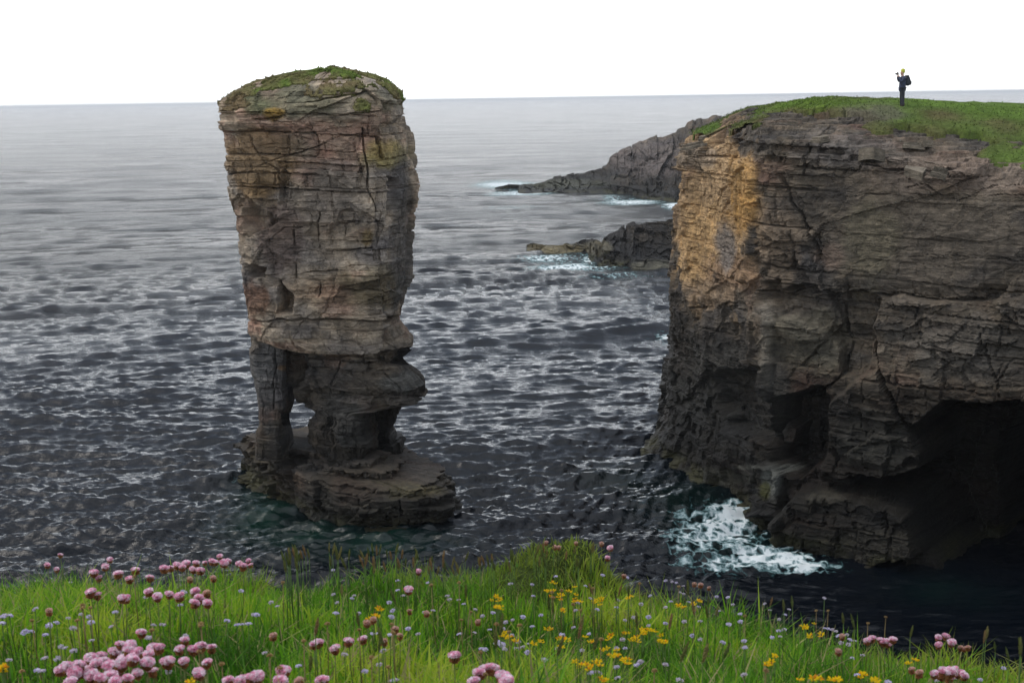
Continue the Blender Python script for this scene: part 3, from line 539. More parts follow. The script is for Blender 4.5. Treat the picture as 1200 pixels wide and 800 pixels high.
# turf lying over it
sel = slice(None, None, 2); td = np.concatenate([np.linspace(.01, .3, 140), np.linspace(.31, 1, 40)]); SD = np.arange(0, len(SS), 2)
G = np.zeros((len(td), len(SD), 3)); G[..., :2] = edge[SD][None]*(1-td[:, None, None])+INN[SD][None]*td[:, None, None]
x, y = G[..., 0], G[..., 1]; gz = Ttop(x, y); inl = np.linalg.norm(G[..., :2]-edge[SD][None], axis=-1); G[..., 2] = gz
u, v = proj(G); vb = np.interp(u, [780, 830, 860, 900, 925, 950, 1000, 1050, 1090, 1120, 1150, 1175, 1200, 1300], [150, 161, 156, 147, 138, 138, 141, 156, 161, 154, 160, 182, 200, 240])
nn = fbm(x/1.8, y/1.8, x*0, 4, 70); mk = (vb-v)/9.0+1.3*nn; mk = np.where((u > 1250) | (y < 40), (inl-1.5)/1.5+nn, mk)
mk = np.where(inl > 14, np.maximum(mk, .8), mk); mk -= 3.0*np.exp(-(((u-912)/16)**2+((v-136)/9)**2)) + 2.2*np.exp(-(((u-1000)/50)**2+((v-138)/7)**2))
mk = np.maximum(mk, 1.3*(1-sstep(np.hypot((u-1178)/30, (v-181)/12), .6, 1.1))+.4*nn*0-.3*(np.hypot((u-1178)/30, (v-181)/12) > 1.1)*9)
G[..., 2] = gz + np.where(mk > 0, .02+.10*np.clip(mk, 0, 1), -.9) + .10*fbm(x*1.3, y*1.3, x*0, 4, 71)*np.clip(mk+.3, 0, 1)
f = np.clip(.5+.45*fbm(x/3.0, y/3.0, x*0, 3, 72)+.25*(mk-1)*.5, 0, 1)
gc = lerp_cols(f, [(0, (.12, .085, .05)), (.3, (.105, .10, .04)), (.6, (.088, .118, .030)), (1, (.095, .155, .028))])
hm = (np.exp(-(((u-1018)/38)**2+((v-135)/8)**2))*(.6+nn))[..., None]; hm = np.clip(hm*1.1, 0, .5); gc = gc*(1-hm)+np.array([.12, .075, .10])*hm
hm = np.clip(np.exp(-(((u-950)/50)**2+((v-124)/5)**2))*1.2, 0, .8)[..., None]; gc = gc*(1-hm)+np.array([.10, .17, .02])*hm
o = link('turf', grid_mesh('turf', G, False, True, {'tint': gc}), M_TURF); child(o, cliff)
G_TURF, MK_TURF, GC_TURF = G, mk, gc
# slabs and stones lying broken at the rim
rs = random.Random(12)
for (u, v, sx_, sy_, sz_) in [(1068, 166, 1.9, 1.4, .5), (1088, 164, 1.6, 1.2, .4), (1120, 172, 2.4, 1.6, .5), (1092, 182, 2.8, 1.7, .7), (1128, 188, 3.0, 1.8, .7), (1022, 176, 2.4, 1.6, .6), (1052, 186, 2.6, 1.6, .6), (1172, 205, 1.7, 1.3, .7), (1140, 203, 1.2, 1, .5), (1190, 214, 1.5, 1.2, .6), (985, 163, 2.0, 1.4, .5), (1003, 158, 1.8, 1.2, .4), (962, 158, 1.5, 1.2, .5),
                          (918, 138, 1.1, .9, .8), (910, 134, .8, .7, .9), (928, 142, .9, .8, .5), (903, 142, .9, .7, .5), (938, 150, 1.3, 1, .4), (1038, 164, 1.4, 1.1, .4), (1158, 178, 1.6, 1.2, .5), (1105, 198, 2.4, 1.3, .5), (1075, 196, 2.0, 1.3, .5), (995, 182, 2.2, 1.3, .5), (970, 172, 1.8, 1.3, .5), (826, 158, .9, .8, .5), (812, 166, 1.2, 1, .4), (945, 168, 1.5, 1.1, .5), (1182, 158, .35, .3, .2)]:
    if rs.random() < .45 or sx_ > 2.5: continue
    d = ray(u, v); ys = np.linspace(60, 95, 700); pz = H+d[2]/d[1]*ys; hit = np.argmax(pz < Ttop(d[0]/d[1]*ys, ys)+.05); Y = ys[hit] if hit > 0 else 66
    slab_block('slab', (d[0]/d[1]*Y, Y, H+d[2]/d[1]*Y-.22), (sx_*rs.uniform(.5, 1.25), sy_*rs.uniform(.6, 1.2), sz_*rs.uniform(.6, 1.3)), rs.randint(0, 9999), rs.uniform(-1, 1), tuple(rs.choice([.75, .85, .95, 1.05])*np.array((.19, .16, .12))), cliff, (rs.uniform(-.1, .25), rs.uniform(-.28, .2)), wet_shade=0.0)

# ------------------------------------------------------------------ far headland and the low skerry
def ridge_rock(name, frontpx, crestpx, dY, st, seed, step, nr, blobs=(), amp=1.0, mat=None, gain=1.0, wet_shade_z=2.5, rows_back=30):
    fu = np.array(frontpx, float); cu = np.array(crestpx, float)
    us = np.arange(cu[0, 0], cu[-1, 0], step); fv = np.interp(us, fu[:, 0], fu[:, 1]); cv = np.interp(us, cu[:, 0], cu[:, 1])
    A = at_z(us, fv).T; dd = np.interp(us, [p[0] for p in dY], [p[1] for p in dY])
    C_ = np.array([at(u, v, Y) for u, v, Y in zip(us, cv, A[:, 1]+dd)])
    C_[:, 2] = np.maximum(C_[:, 2], .15); jx = C_[:, 0]+.8*vnoise(C_[:, 0]/2, C_[:, 0]*0, C_[:, 0]*0, seed)
    for cw, ca in ((4.2, .75), (1.7, .45), (.8, .2)): C_[:, 2] += amp*ca*(h1(np.floor(jx/cw/amp*1.6), seed+int(cw*10))-.55)*np.clip(C_[:, 2]/3/amp, .1, 1)
    C_[:, 2] = np.maximum(C_[:, 2], .12)
    t = np.linspace(-.06, 1, nr)[:, None, None]; prof_ = np.clip(t, -1, 1)
    P = A[None]*(1-prof_)+C_[None]*prof_
    zf = np.clip(t[..., 0], 0, 1)**.8*C_[None, :, 2]; zf = np.where(t[..., 0] < 0, -1.0, zf); P[..., 2] = zf
    s = np.cumsum(np.linalg.norm(np.gradient(A, axis=0), axis=1))
    q = P/amp; Dd, val, hue = st.eval(q, np.broadcast_to(s[None]/amp, P.shape[:2]), a1=.8, a2=.55, fb=.25, fac=1.6, groove=.35)
    Dd = Dd*amp; w_ = np.clip((1.02-t[..., 0])*6, 0, 1)*np.clip(P[..., 2]/1.0, .2, 1)
    P[..., 1] -= Dd*w_*.8; P[..., 2] += np.minimum(Dd, .4*amp)*w_*.45+.3*amp*(fbm(P[..., 0]/3/amp, P[..., 1]/3/amp, P[..., 2]*0, 3, seed)-.2)*np.clip(P[..., 2]/2, 0, .6)
    Bk = C_[None].repeat(rows_back, 0); tb = np.linspace(.05, 1, rows_back)[:, None]
    Bk[..., 1] += tb*np.maximum(6, C_[None, :, 2]*1.6); Bk[..., 2] = P[-1, :, 2][None]*(1-tb**1.5)-1.5*tb**1.5
    Q = np.concatenate([P, Bk]); vv = np.concatenate([val, np.ones(Bk.shape[:2])]); hu = np.concatenate([hue, np.full(Bk.shape[:2], .5)])
    c, wet_shade = rock_colour(Q/np.array([amp, amp, 1]), vv, hu, seed, (), wet_shade_z, -.1, gain)
    u, v = proj(Q)
    for (bu, bv, ru, rv, col, stg) in blobs:
        k = (stg*(1-sstep(np.hypot((u-bu)/ru, (v-bv)/rv)+.3*vv-.3, .6, 1.1)))[..., None]; c = c*(1-k)+np.array(col)*vv[..., None]*k
    return link(name, grid_mesh(name, Q, False, False, {'tint': c, 'wet_shade': wet_shade}), mat or M_ROCKFAR)
st3 = Strata(53)
hl = ridge_rock('headland', [(578, 224), (633, 227), (707, 227), (749, 231), (790, 237), (900, 262)], [(580, 220), (597, 215.5), (612, 215.5), (625, 214), (650, 208), (672, 204), (692, 197), (710, 192), (714, 187), (727, 178), (745, 169), (762, 161), (790, 154), (803, 150), (806, 144), (817, 139), (845, 134), (870, 130), (900, 128)],
                [(580, 8), (650, 25), (710, 40), (800, 60), (900, 60)], st3, 55, .7, 140, amp=2.2, gain=.40, blobs=[(770, 185, 70, 25, (.17, .14, .13), .5), (660, 215, 60, 6, (.08, .08, .05), .6)])
tag(hl, kind='structure')
sk = ridge_rock('skerry', [(615, 292), (641, 299), (688, 301), (705, 311), (735, 313), (745, 316), (790, 317), (860, 322)], [(617, 286), (625, 284), (641, 287), (650, 286), (663, 284), (672, 286), (681, 281), (691, 279), (705, 282), (708, 276), (724, 270), (728, 266), (740, 259), (748, 260), (757, 254), (773, 252), (795, 253), (860, 262)],
                [(617, 3), (690, 6), (720, 11), (860, 16)], st3, 57, .8, 95, amp=1.6, gain=.36, blobs=[(650, 291, 40, 8, (.17, .14, .075), .8), (700, 290, 20, 10, (.15, .13, .08), .6), (765, 312, 30, 9, (.15, .14, .11), .6)])
tag(sk, 'low jagged dark skerry of broken rock running out from behind the orange cliff', 'skerry')

# ------------------------------------------------------------------ sea
rng = np.random.RandomState(5)
ang = np.concatenate([np.radians(np.linspace(85, 31, 28)), np.radians(30)*(np.linspace(1, 0, 820)[:-1])])
ang = ang[ang > .0009]; rr = np.concatenate([H/np.tan(ang), [30000, 40000]])
azs = np.radians(np.concatenate([np.arange(-180, -26, 3), np.arange(-25, 25.01, .068), np.arange(27, 180, 3), ]))
RR, AZ = np.meshgrid(rr, azs, indexing='ij'); X, Y = RR*np.sin(AZ), RR*np.cos(AZ); Z = np.zeros_like(X)
dr = np.gradient(rr)[:, None]
vis = (np.abs(AZ) < math.radians(25.5))
r_v = rr < 6000
env = 1+.35*fbm(X[r_v]/60, Y[r_v]/25, X[r_v]*0, 3, 300)
inlet = at_z(np.array([1130.]), np.array([720.]))[:, 0]; env = env*(1-.70*np.exp(-(((X[r_v]-inlet[0])/11)**2+((Y[r_v]-inlet[1])/8.5)**2)**1.5))   # sheltered water under the cave
for k in range(70):
    lam = 0.5*(34/0.5)**((k/69.0)**1.45)*rng.uniform(.92, 1.08); th = math.radians(90+12+rng.normal()*(23 if lam < 3 else 17 if lam < 8 else 11)); kk = 2*math.pi/lam
    slope = .125 if lam < 1.4 else (.082 if lam < 3.2 else (.034 if lam < 9 else .018))
    filt = sstep(lam/dr, 1.7, 3.2)
    ph = kk*(X[r_v]*math.cos(th)+Y[r_v]*math.sin(th))+rng.uniform(0, 6.28)+3.4*vnoise(X[r_v]/(lam*3.2), Y[r_v]/(lam*3.2), X[r_v]*0+k, 310)
    wv = np.sin(ph); wv = wv-.28*np.cos(2*ph)
    Z[r_v] += (slope/kk)*wv*env*filt[r_v]
Z *= np.where(vis, 1, 0)*sstep(RR, 8, 20)
def blob(u, v, ru, rv):
    p = at_z(np.array([u, u+ru, u]), np.array([v, v, max(v-rv, 112)])); c = p[:, 0]; sx_ = abs(p[0, 1]-c[0]); sy_ = abs(p[1, 2]-c[1])
    return np.exp(-(((X-c[0])/sx_)**2+((Y-c[1])/sy_)**2))
foam = np.zeros_like(X)
for (u, v, ru, rv, s_) in [(590, 216, 40, 5, 1.1), (612, 226, 45, 4, 1.0), (740, 236, 42, 5, 1.05), (720, 233, 20, 4, .7), (792, 242, 18, 4, 1.2), (670, 313, 55, 6, 1.1), (640, 303, 40, 4, .8), (700, 303, 30, 4, .9), (600, 243, 60, 4, .45), (785, 394, 22, 5, .8), (720, 325, 60, 4, .5),
                           (845, 622, 52, 26, 1.05), (860, 603, 42, 14, 1.15), (905, 652, 60, 14, 1.1), (815, 635, 44, 20, .85), (940, 664, 44, 9, .95), (860, 660, 80, 12, .8), (1130, 600, 50, 10, .35), (760, 600, 30, 14, .2), (800, 605, 25, 10, .5),
                           (400, 637, 60, 4, .2), (275, 560, 10, 12, .25), (540, 628, 10, 5, .3), (880, 585, 14, 6, .6)]:
    foam = np.maximum(foam, s_*blob(u, v, ru, rv))
shal = np.zeros_like(X)
for (u, v, ru, rv, s_) in [(310, 600, 50, 34, 1.0), (350, 628, 60, 24, 1.0), (440, 645, 90, 16, .9), (300, 575, 40, 18, .8), (800, 590, 60, 30, .5), (730, 560, 50, 24, .35), (1110, 690, 60, 20, .25), (850, 625, 60, 24, .7), (720, 235, 60, 6, .5), (600, 218, 60, 6, .5), (680, 312, 70, 8, .5)]:
    shal = np.maximum(shal, s_*blob(u, v, ru, rv))
P = np.stack([X, Y, Z], -1)
sea_me = grid_mesh('sea', P, True, True, {'foam': foam, 'shallow': shal, 'ruffle': np.broadcast_to(sstep(np.log(dr), math.log(.25), math.log(6.0)), X.shape).copy()}, cap=False, flip=True)
def sea_mat():
    m, t, b, o = new_mat('sea_water'); g = N(t, 'ShaderNodeNewGeometry'); pos = g.outputs['Position']
    fo = N(t, 'ShaderNodeAttribute', attribute_name='foam'); sh = N(t, 'ShaderNodeAttribute', attribute_name='shallow')
    nA = noise_tex(t, 1.0, 9, pos, 0.74, (0.20, 0.46, 0.3)); nB = noise_tex(t, 1.0, 5, pos, 0.6, (1.4, 3.2, 1)); nC = noise_tex(t, 1.0, 4, pos, 0.5, (.012, .035, 1)); nS = noise_tex(t, .5, 4, pos, 0.6)
    ru_ = N(t, 'ShaderNodeAttribute', attribute_name='ruffle')
    deep = mixc(t, nC, (0.0012, 0.0022, 0.0038), (0.002, 0.004, 0.008))
    shf = mathn(t, 'MULTIPLY', sh.outputs['Fac'], ramp(t, nS, [(0.25, 0.35), (0.65, 1.0)]))
    col = mixc(t, shf, deep, (0.004, 0.022, 0.015)); t.links.new(col, b.inputs['Base Color'])
    b.inputs['IOR'].default_value = 1.333; b.inputs['Roughness'].default_value = 0.12
    # rougher where gusts ruffle the surface
    t.links.new(mathn(t, 'ADD', ramp(t, nC, [(0.35, 0.03), (0.65, 0.09)]), mathn(t, 'MULTIPLY', ramp(t, ru_.outputs['Fac'], [(0.0, 0.0), (0.5, .09), (1.0, 0.08)]), ramp(t, nC, [(0.35, .55), (.65, 1.5)]))), b.inputs['Roughness'])
    bn1 = N(t, 'ShaderNodeBump'); bn1.inputs['Strength'].default_value = 1; t.links.new(ramp(t, ru_.outputs['Fac'], [(0.0, 0.03), (0.2, .30), (0.5, .9), (1.0, 1.0)]), bn1.inputs['Strength']); bn1.inputs['Distance'].default_value = 6.0; nD = noise_tex(t, 1.0, 6, pos, 0.65, (1.1, .13, 1)); t.links.new(mathn(t, 'ADD', nA, mathn(t, 'MULTIPLY', nD, .45)), bn1.inputs['Height'])
    bn2 = N(t, 'ShaderNodeBump'); bn2.inputs['Strength'].default_value = 1; bn2.inputs['Distance'].default_value = 0.10; t.links.new(nB, bn2.inputs['Height']); t.links.new(bn1.outputs[0], bn2.inputs['Normal'])
    t.links.new(bn2.outputs[0], b.inputs['Normal'])
    # foam: lace of white streaks that closes up where it is thick
    f1 = noise_tex(t, 1.0, 8, pos, 0.72, (1.1, 1.1, 1)); vo = N(t, 'ShaderNodeTexVoronoi', feature='DISTANCE_TO_EDGE'); wv = N(t, 'ShaderNodeVectorMath', operation='MULTIPLY_ADD')
    nv = N(t, 'ShaderNodeTexNoise'); nv.inputs['Scale'].default_value = 1.2; nv.inputs['Detail'].default_value = 5; t.links.new(pos, nv.inputs[0]); t.links.new(nv.outputs['Color'], wv.inputs[0]); wv.inputs[1].default_value = (1.6, 1.6, 0); t.links.new(pos, wv.inputs[2]); t.links.new(wv.outputs[0], vo.inputs['Vector']); vo.inputs['Scale'].default_value = 1.3
    lace = mathn(t, 'MULTIPLY', mathn(t, 'SUBTRACT', 0.22, vo.outputs['Distance']), 1.3)
    q = mathn(t, 'ADD', mathn(t, 'ADD', mathn(t, 'MULTIPLY', f1, 1.5), lace), mathn(t, 'MULTIPLY', fo.outputs['Fac'], 0.78))
    fm = ramp(t, mathn(t, 'SUBTRACT', q, 0.66), [(0.56, 0.0), (0.98, 1.0)])
    thr = ramp(t, fo.outputs['Fac'], [(0.08, 0.0), (0.3, 1.0)]); fm = mathn(t, 'MULTIPLY', fm, thr)
    fb = N(t, 'ShaderNodeBsdfDiffuse'); t.links.new(ramp(t, fm, [(0.15, (.10, .26, .27)), (0.55, (.36, .50, .52)), (1.0, (.66, .71, .72))]), fb.inputs[0])
    ms = N(t, 'ShaderNodeMixShader'); t.links.new(fm, ms.inputs[0]); t.links.new(b.outputs[0], ms.inputs[1]); t.links.new(fb.outputs[0], ms.inputs[2]); t.links.new(ms.outputs[0], o.inputs[0])
    return m
sea = link('sea', sea_me, sea_mat()); tag(sea, kind='structure')

# ------------------------------------------------------------------ the bank we look from
def yrim(x):
    x = np.asarray(x, float); r = np.interp(x, [-30, -8, -3, -1.5, 0, .57, .85, 1.2, 1.7, 2.5, 6, 40], [5, 4.2, 3.7, 3.6, 3.62, 3.42, 3.15, 2.85, 2.6, 2.4, 2.0, 1.5])
    return r+.05*vnoise(x*2.2, x*0, x*0, 401)+.03*vnoise(x*7, x*0, x*0, 402)
def gz(x, y):
    x = np.asarray(x, float); y = np.asarray(y, float)
    d = .395+.295*np.maximum(y, .2)+np.where(y < .2, (y-.2)*.05, 0)
    xp = np.clip(x, 0, 3); d = d+.125*xp**1.5*sstep(y, .5, 2.2)-.022*sstep(-x, -.1, .6)
    z = H-d+.165*(1+.25*vnoise(x*9, y*9, x*0, 407))*np.exp(-(np.abs(x-.135)/.17)**2.4-((y-3.60)/.20)**2)+.05*vnoise(x*1.3, y*1.3, x*0, 403)+.02*vnoise(x*5, y*5, x*0, 404)
    over = np.maximum(0, y-yrim(x)); z = z-(1.3*over+2.2*over**2)
    return np.maximum(z, -3)
gx = np.concatenate([np.linspace(-40, -4, 40), np.linspace(-3.9, 3.9, 140), np.linspace(4, 46, 45)])
gy = np.concatenate([np.linspace(-40, .4, 40), np.linspace(.5, 4.6, 110), np.linspace(4.7, 9, 60)])
GX, GY = np.meshgrid(gx, gy); GZ = gz(GX, GY); cliffy = sstep(GY-yrim(GX), .35, .8)
gcol = lerp_cols(np.clip(.5+.5*fbm(GX*2, GY*2, GX*0, 3, 410), 0, 1), [(0, (.035, .045, .012)), (1, (.05, .085, .015))])*(1-cliffy[..., None])+np.array([.10, .09, .075])*cliffy[..., None]
bank = link('ground', grid_mesh('ground', np.stack([GX, GY, GZ], -1), False, True, {'tint': gcol}), M_TURF); tag(bank, kind='structure')
# grass
def blades(name, x, y, z, h, wd, lean, col, seed, mat=M_BLADE):
    r = np.random.RandomState(seed); n = len(x); az = r.uniform(0, 2*math.pi, n); la = r.uniform(0, 2*math.pi, n)
    dx, dy = np.cos(az)*wd/2, np.sin(az)*wd/2; lx, ly = np.cos(la)*lean*h, np.sin(la)*lean*h
    V = np.zeros((n, 5, 3)); b = np.stack([x, y, z], -1)
    for i, (t, ww) in enumerate([(0, .85), (.5, 1.0)]):
        c = b+np.stack([lx*t**2, ly*t**2, h*t*(1-.25*lean*t)], -1); s_ = np.stack([dx*ww, dy*ww, 0*dx], -1); V[:, 2*i] = c-s_; V[:, 2*i+1] = c+s_
    V[:, 4] = b+np.stack([lx, ly, h*(1-.35*lean)], -1)
    k = (np.arange(n)*5)[:, None]; f = np.concatenate([k+0, k+1, k+3, k+2, k+2, k+3, k+4], 1)
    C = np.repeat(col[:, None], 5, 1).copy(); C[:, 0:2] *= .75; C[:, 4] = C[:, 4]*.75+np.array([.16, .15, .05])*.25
    return link(name, raw_mesh(name, V.reshape(-1, 3), f.ravel(), np.tile([4, 3], n), True, {'tint': C.reshape(-1, 3)}), mat)
r = np.random.RandomState(77)
def scatter(n, x0, x1, y0, y1):
    x = r.uniform(x0, x1, n); y = r.uniform(y0, y1, n); k = y < yrim(x)+.28; return x[k], y[k]
xa, ya = scatter(140000, -1.9, 2.2, 1.25, 4.0); xb, yb = scatter(20000, -4, 4.2, .6, 4.3)
x = np.concatenate([xa, xb]); y = np.concatenate([ya, yb]); patch = fbm(x*1.6, y*1.6, x*0, 3, 420); p2 = fbm(x*4, y*4, x*0, 2, 425)
h = np.clip(.072+.035*patch+.03*r.randn(len(x))*.8, 0.03, .23); h = h*np.where(y > yrim(x), .75, 1); h = np.where((x > .75) & (y > 2.2), h*.8, h)
hump = np.exp(-((x-.135)/.24)**2-((y-3.6)/.28)**2); h = h*(.72+.5*sstep(fbm(x*9, y*9, x*0, 2, 428), -.4, .5)); h = h*(1-.65*hump)
dry = r.uniform(0, 1, len(x)); cf_ = np.clip(.48+.5*p2+.35*patch+.22*r.randn(len(x)), 0, 1)
gcol = lerp_cols(cf_, [(0, (.035, .13, .008)), (.35, (.11, .31, .012)), (.7, (.22, .43, .018)), (1, (.40, .50, .04))])
gcol = np.where((dry > .90-.12*np.clip(patch, 0, 1))[:, None], np.array([.42, .36, .17])*r.uniform(.6, 1.1, (len(x), 1)), gcol)
olive = (np.clip(hump*1.1+.5*(y > yrim(x)-.15)*(p2 > 0), 0, .8))[:, None]; gcol = gcol*(1-olive)+np.array([.22, .27, .035])*olive
wd_ = r.uniform(.0016, .0046, len(x))*np.where(cf_ > .8, 1.3, 1); ln_ = r.uniform(.05, .95, len(x))
bl = r.rand(len(x)) < .06; wd_ = np.where(bl, r.uniform(.006, .012, len(x)), wd_); h = np.where(bl, h*.62, h); ln_ = np.where(bl, r.uniform(.4, 1.2, len(x)), ln_); gcol[bl] = lerp_cols(r.rand(bl.sum()), [(0, (.05, .14, .02)), (1, (.13, .28, .04))])
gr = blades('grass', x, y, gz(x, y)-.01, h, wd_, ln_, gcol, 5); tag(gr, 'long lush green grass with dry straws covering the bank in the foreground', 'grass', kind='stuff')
# rough grass fringe of the cliff top and of the stack
ks = np.argwhere((MK_TURF > .1)); n = 22000
sel_ = []; W = np.array([1.0]); yy = G_TURF[..., 1]; ok = (MK_TURF > .1) & (yy > 55) & (yy < 100); ii = np.argwhere(ok); pick = ii[r.randint(0, len(ii), n)]
pp = G_TURF[pick[:, 0], pick[:, 1]]+np.stack([r.uniform(-.3, .3, n), r.uniform(-.3, .3, n), np.full(n, -.03)], -1); cc = GC_TURF[pick[:, 0], pick[:, 1]]*r.uniform(.75, 1.4, (n, 1))
fr = blades('turf_tufts', pp[:, 0], pp[:, 1], pp[:, 2], r.uniform(.05, .16, n), r.uniform(.03, .09, n), r.uniform(.2, 1.0, n), cc, 6); child(fr, cliff); tag(fr, kind='stuff')
n = 4000; Tf = T.reshape(-1, 3); tcf = tc_.reshape(-1, 3); ok = np.argwhere(mk_s.reshape(-1) > .0)[:, 0]; q = ok[r.randint(0, len(ok), n)]
fr = blades('turf_tufts', Tf[q, 0], Tf[q, 1], Tf[q, 2]-.05, r.uniform(.06, .24, n), r.uniform(.03, .08, n), r.uniform(.2, 1, n), tcf[q]*r.uniform(.7, 1.5, (n, 1)), 8); child(fr, stack); tag(fr, kind='stuff')

# ------------------------------------------------------------------ flowers
def hit_ground(u, v, hgt):
    d = ray(u, v); ys = np.linspace(1.0, 4.1, 620); xs = ys*d[0]/d[1]; zs = H+ys*d[2]/d[1]; gs = gz(xs, ys)+hgt
    k = np.argmax(zs < gs)
    if zs[k] >= gs[k]: k = int(np.argmin(np.where(ys < yrim(xs)+.05, zs-gs, 9)))
    hh = zs[k]-gz(xs[k], ys[k]); return float(xs[k]), float(ys[k]), float(gz(xs[k], ys[k])), float(min(max(hh, .03), .5))
def petal_cloud(name, n, rad, flat, size, seed, cols, npet=1):
    """a round head made of many small petals set over a dome"""
    rr_ = np.random.RandomState(seed); V = []; Fc = []; S = []; C = []
    for i in range(n):
        ph = i*2.39996; ct = 1-(i+.5)/n*1.15; st_ = math.sqrt(max(0, 1-ct*ct)); d = np.array([st_*math.cos(ph), st_*math.sin(ph), ct]); d = d+rr_.uniform(-.12, .12, 3); d /= np.linalg.norm(d)
        c = d*rad*np.array([1, 1, flat])*rr_.uniform(.82, 1.08); a_ = np.cross(d, [0, 0, 1.0001]); a_ = a_/(np.linalg.norm(a_)+1e-6); b_ = np.cross(d, a_); tw = rr_.uniform(0, 6.28); a2 = a_*math.cos(tw)+b_*math.sin(tw); b2 = np.cross(d, a2)
        col = np.array(cols[rr_.randint(len(cols))])*rr_.uniform(.8, 1.15)
        k = len(V); s_ = size*rr_.uniform(.7, 1.25); V += [c*.45, c+a2*s_, c+b2*s_*.9+d*s_*.3, c-a2*s_, c-b2*s_*.9+d*s_*.3]; C += [col*.85]+[col]*4
        Fc += [k, k+1, k+2, k, k+2, k+3, k, k+3, k+4, k, k+4, k+1]; S += [3, 3, 3, 3]
    return raw_mesh(name, np.array(V), np.array(Fc), np.array(S), False, {'tint': np.array(C)})
def stem_mesh(name, pts, r0, r1, col, n=5, leaves=0, seed=0):
    pts = np.array(pts, float); a_ = np.arange(n)*2*math.pi/n; P = np.stack([np.stack([p[0]+np.cos(a_)*rr_, p[1]+np.sin(a_)*rr_, np.full(n, p[2])], -1) for p, rr_ in zip(pts, np.linspace(r0, r1, len(pts)))])
    return grid_mesh(name, P, True, True, {'tint': np.ones(P.shape)*np.array(col)}, cap=True)
M_PETAL = blade_mat('petals', .65)
PINK = [(.88, .52, .66), (.92, .70, .80), (.95, .88, .92), (.80, .40, .54), (.94, .78, .86)]
th_v = [petal_cloud('flower_head', 52, .0118, .66, .0036, s_, PINK) for s_ in range(4)]
th_f = [petal_cloud('flower_head', 40, .0105, .68, .0038, s_, [(.72, .46, .42), (.80, .58, .52), (.60, .40, .26)]) for s_ in range(2)]
br_v = [petal_cloud('bract', 16, .0092, .85, .0055, s_+30, [(.40, .18, .08), (.46, .24, .10), (.34, .14, .07)]) for s_ in range(2)]
li_v = [petal_cloud('flower_head', 13, .0078, .42, .0036, s_+50, [(.58, .50, .74), (.66, .60, .80), (.74, .70, .84)]) for s_ in range(3)]
wh_v = [petal_cloud('flower_head', 11, .0070, .42, .0034, s_+60, [(.64, .58, .70), (.70, .64, .74), (.60, .52, .58)]) for s_ in range(2)]
def trefoil(seed):
    rr_ = np.random.RandomState(seed); V = []; Fc = []; S = []; C = []
    for i in range(5):
        a_ = i*2*math.pi/5+rr_.uniform(-.3, .3); d = np.array([math.cos(a_), math.sin(a_), .35]); u_ = np.array([-d[1], d[0], 0]); c = d*.007
        for (w0, tip, up) in ((.0042, .0065, .004), (.003, .008, -.001)):
            k = len(V); col = np.array((.92, .70, .01) if rr_.rand() > .12 else (.85, .42, .01))*rr_.uniform(.85, 1.1)
            V += [c*.3, c+u_*w0, c+d*tip+np.array([0, 0, up]), c-u_*w0, c+np.array([0, 0, .0045])]; C += [col*.8]+[col]*4
            Fc += [k, k+1, k+4, k+1, k+2, k+4, k+2, k+3, k+4, k+3, k, k+4]; S += [3]*4
    return raw_mesh('flower_head', np.array(V), np.array(Fc), np.array(S), False, {'tint': np.array(C)})
ye_v = [trefoil(s_) for s_ in range(3)]
def spike(seed, col):
    rr_ = np.random.RandomState(seed); n = 7; rows = 9; a_ = np.arange(n)*2*math.pi/n; P = []
    for i in range(rows):
        t = i/(rows-1); rd = .0028*math.sin(math.pi*(t*.9+.07))**.6*(1+rr_.uniform(-.25, .25, n)); P.append(np.stack([np.cos(a_+i)*rd, np.sin(a_+i)*rd, np.full(n, t*.034)], -1))
    P = np.array(P); return grid_mesh('seed_head', P, True, False, {'tint': np.ones(P.shape)*np.array(col)*rr_.uniform(.6, 1.3, (rows, n, 1))}, cap=True)
sp_v = [spike(s_, c_) for s_, c_ in enumerate([(.20, .21, .07), (.27, .24, .10), (.32, .22, .11), (.16, .19, .06)])]
dr_v = [petal_cloud('seed_head', 20, .0075, .9, .0035, s_+80, [(.46, .32, .15), (.54, .40, .20), (.34, .20, .09)]) for s_ in range(2)]
for me in th_v+th_f+br_v+li_v+wh_v+ye_v+sp_v+dr_v: me.materials.append(M_PETAL)
rs = random.Random(9); stem_cache = {}
def stem_for(hgt, kind):
    key = (round(hgt*50), kind, rs.randint(0, 2))
    if key not in stem_cache:
        bx, by = rs.uniform(-.012, .012), rs.uniform(-.012, .012); hh = round(hgt*50)/50
        col = {'thrift': (.16, .20, .06), 'dry': (.26, .20, .09), 'green': (.10, .18, .04)}[kind]
        me = stem_mesh('stem', [(bx*(1-t)**2, by*(1-t)**2, t) for t in (0, .33, .66, 1)], .0011, .0008, col); me.materials.append(M_BLADE); stem_cache[key] = me
    return stem_cache[key]
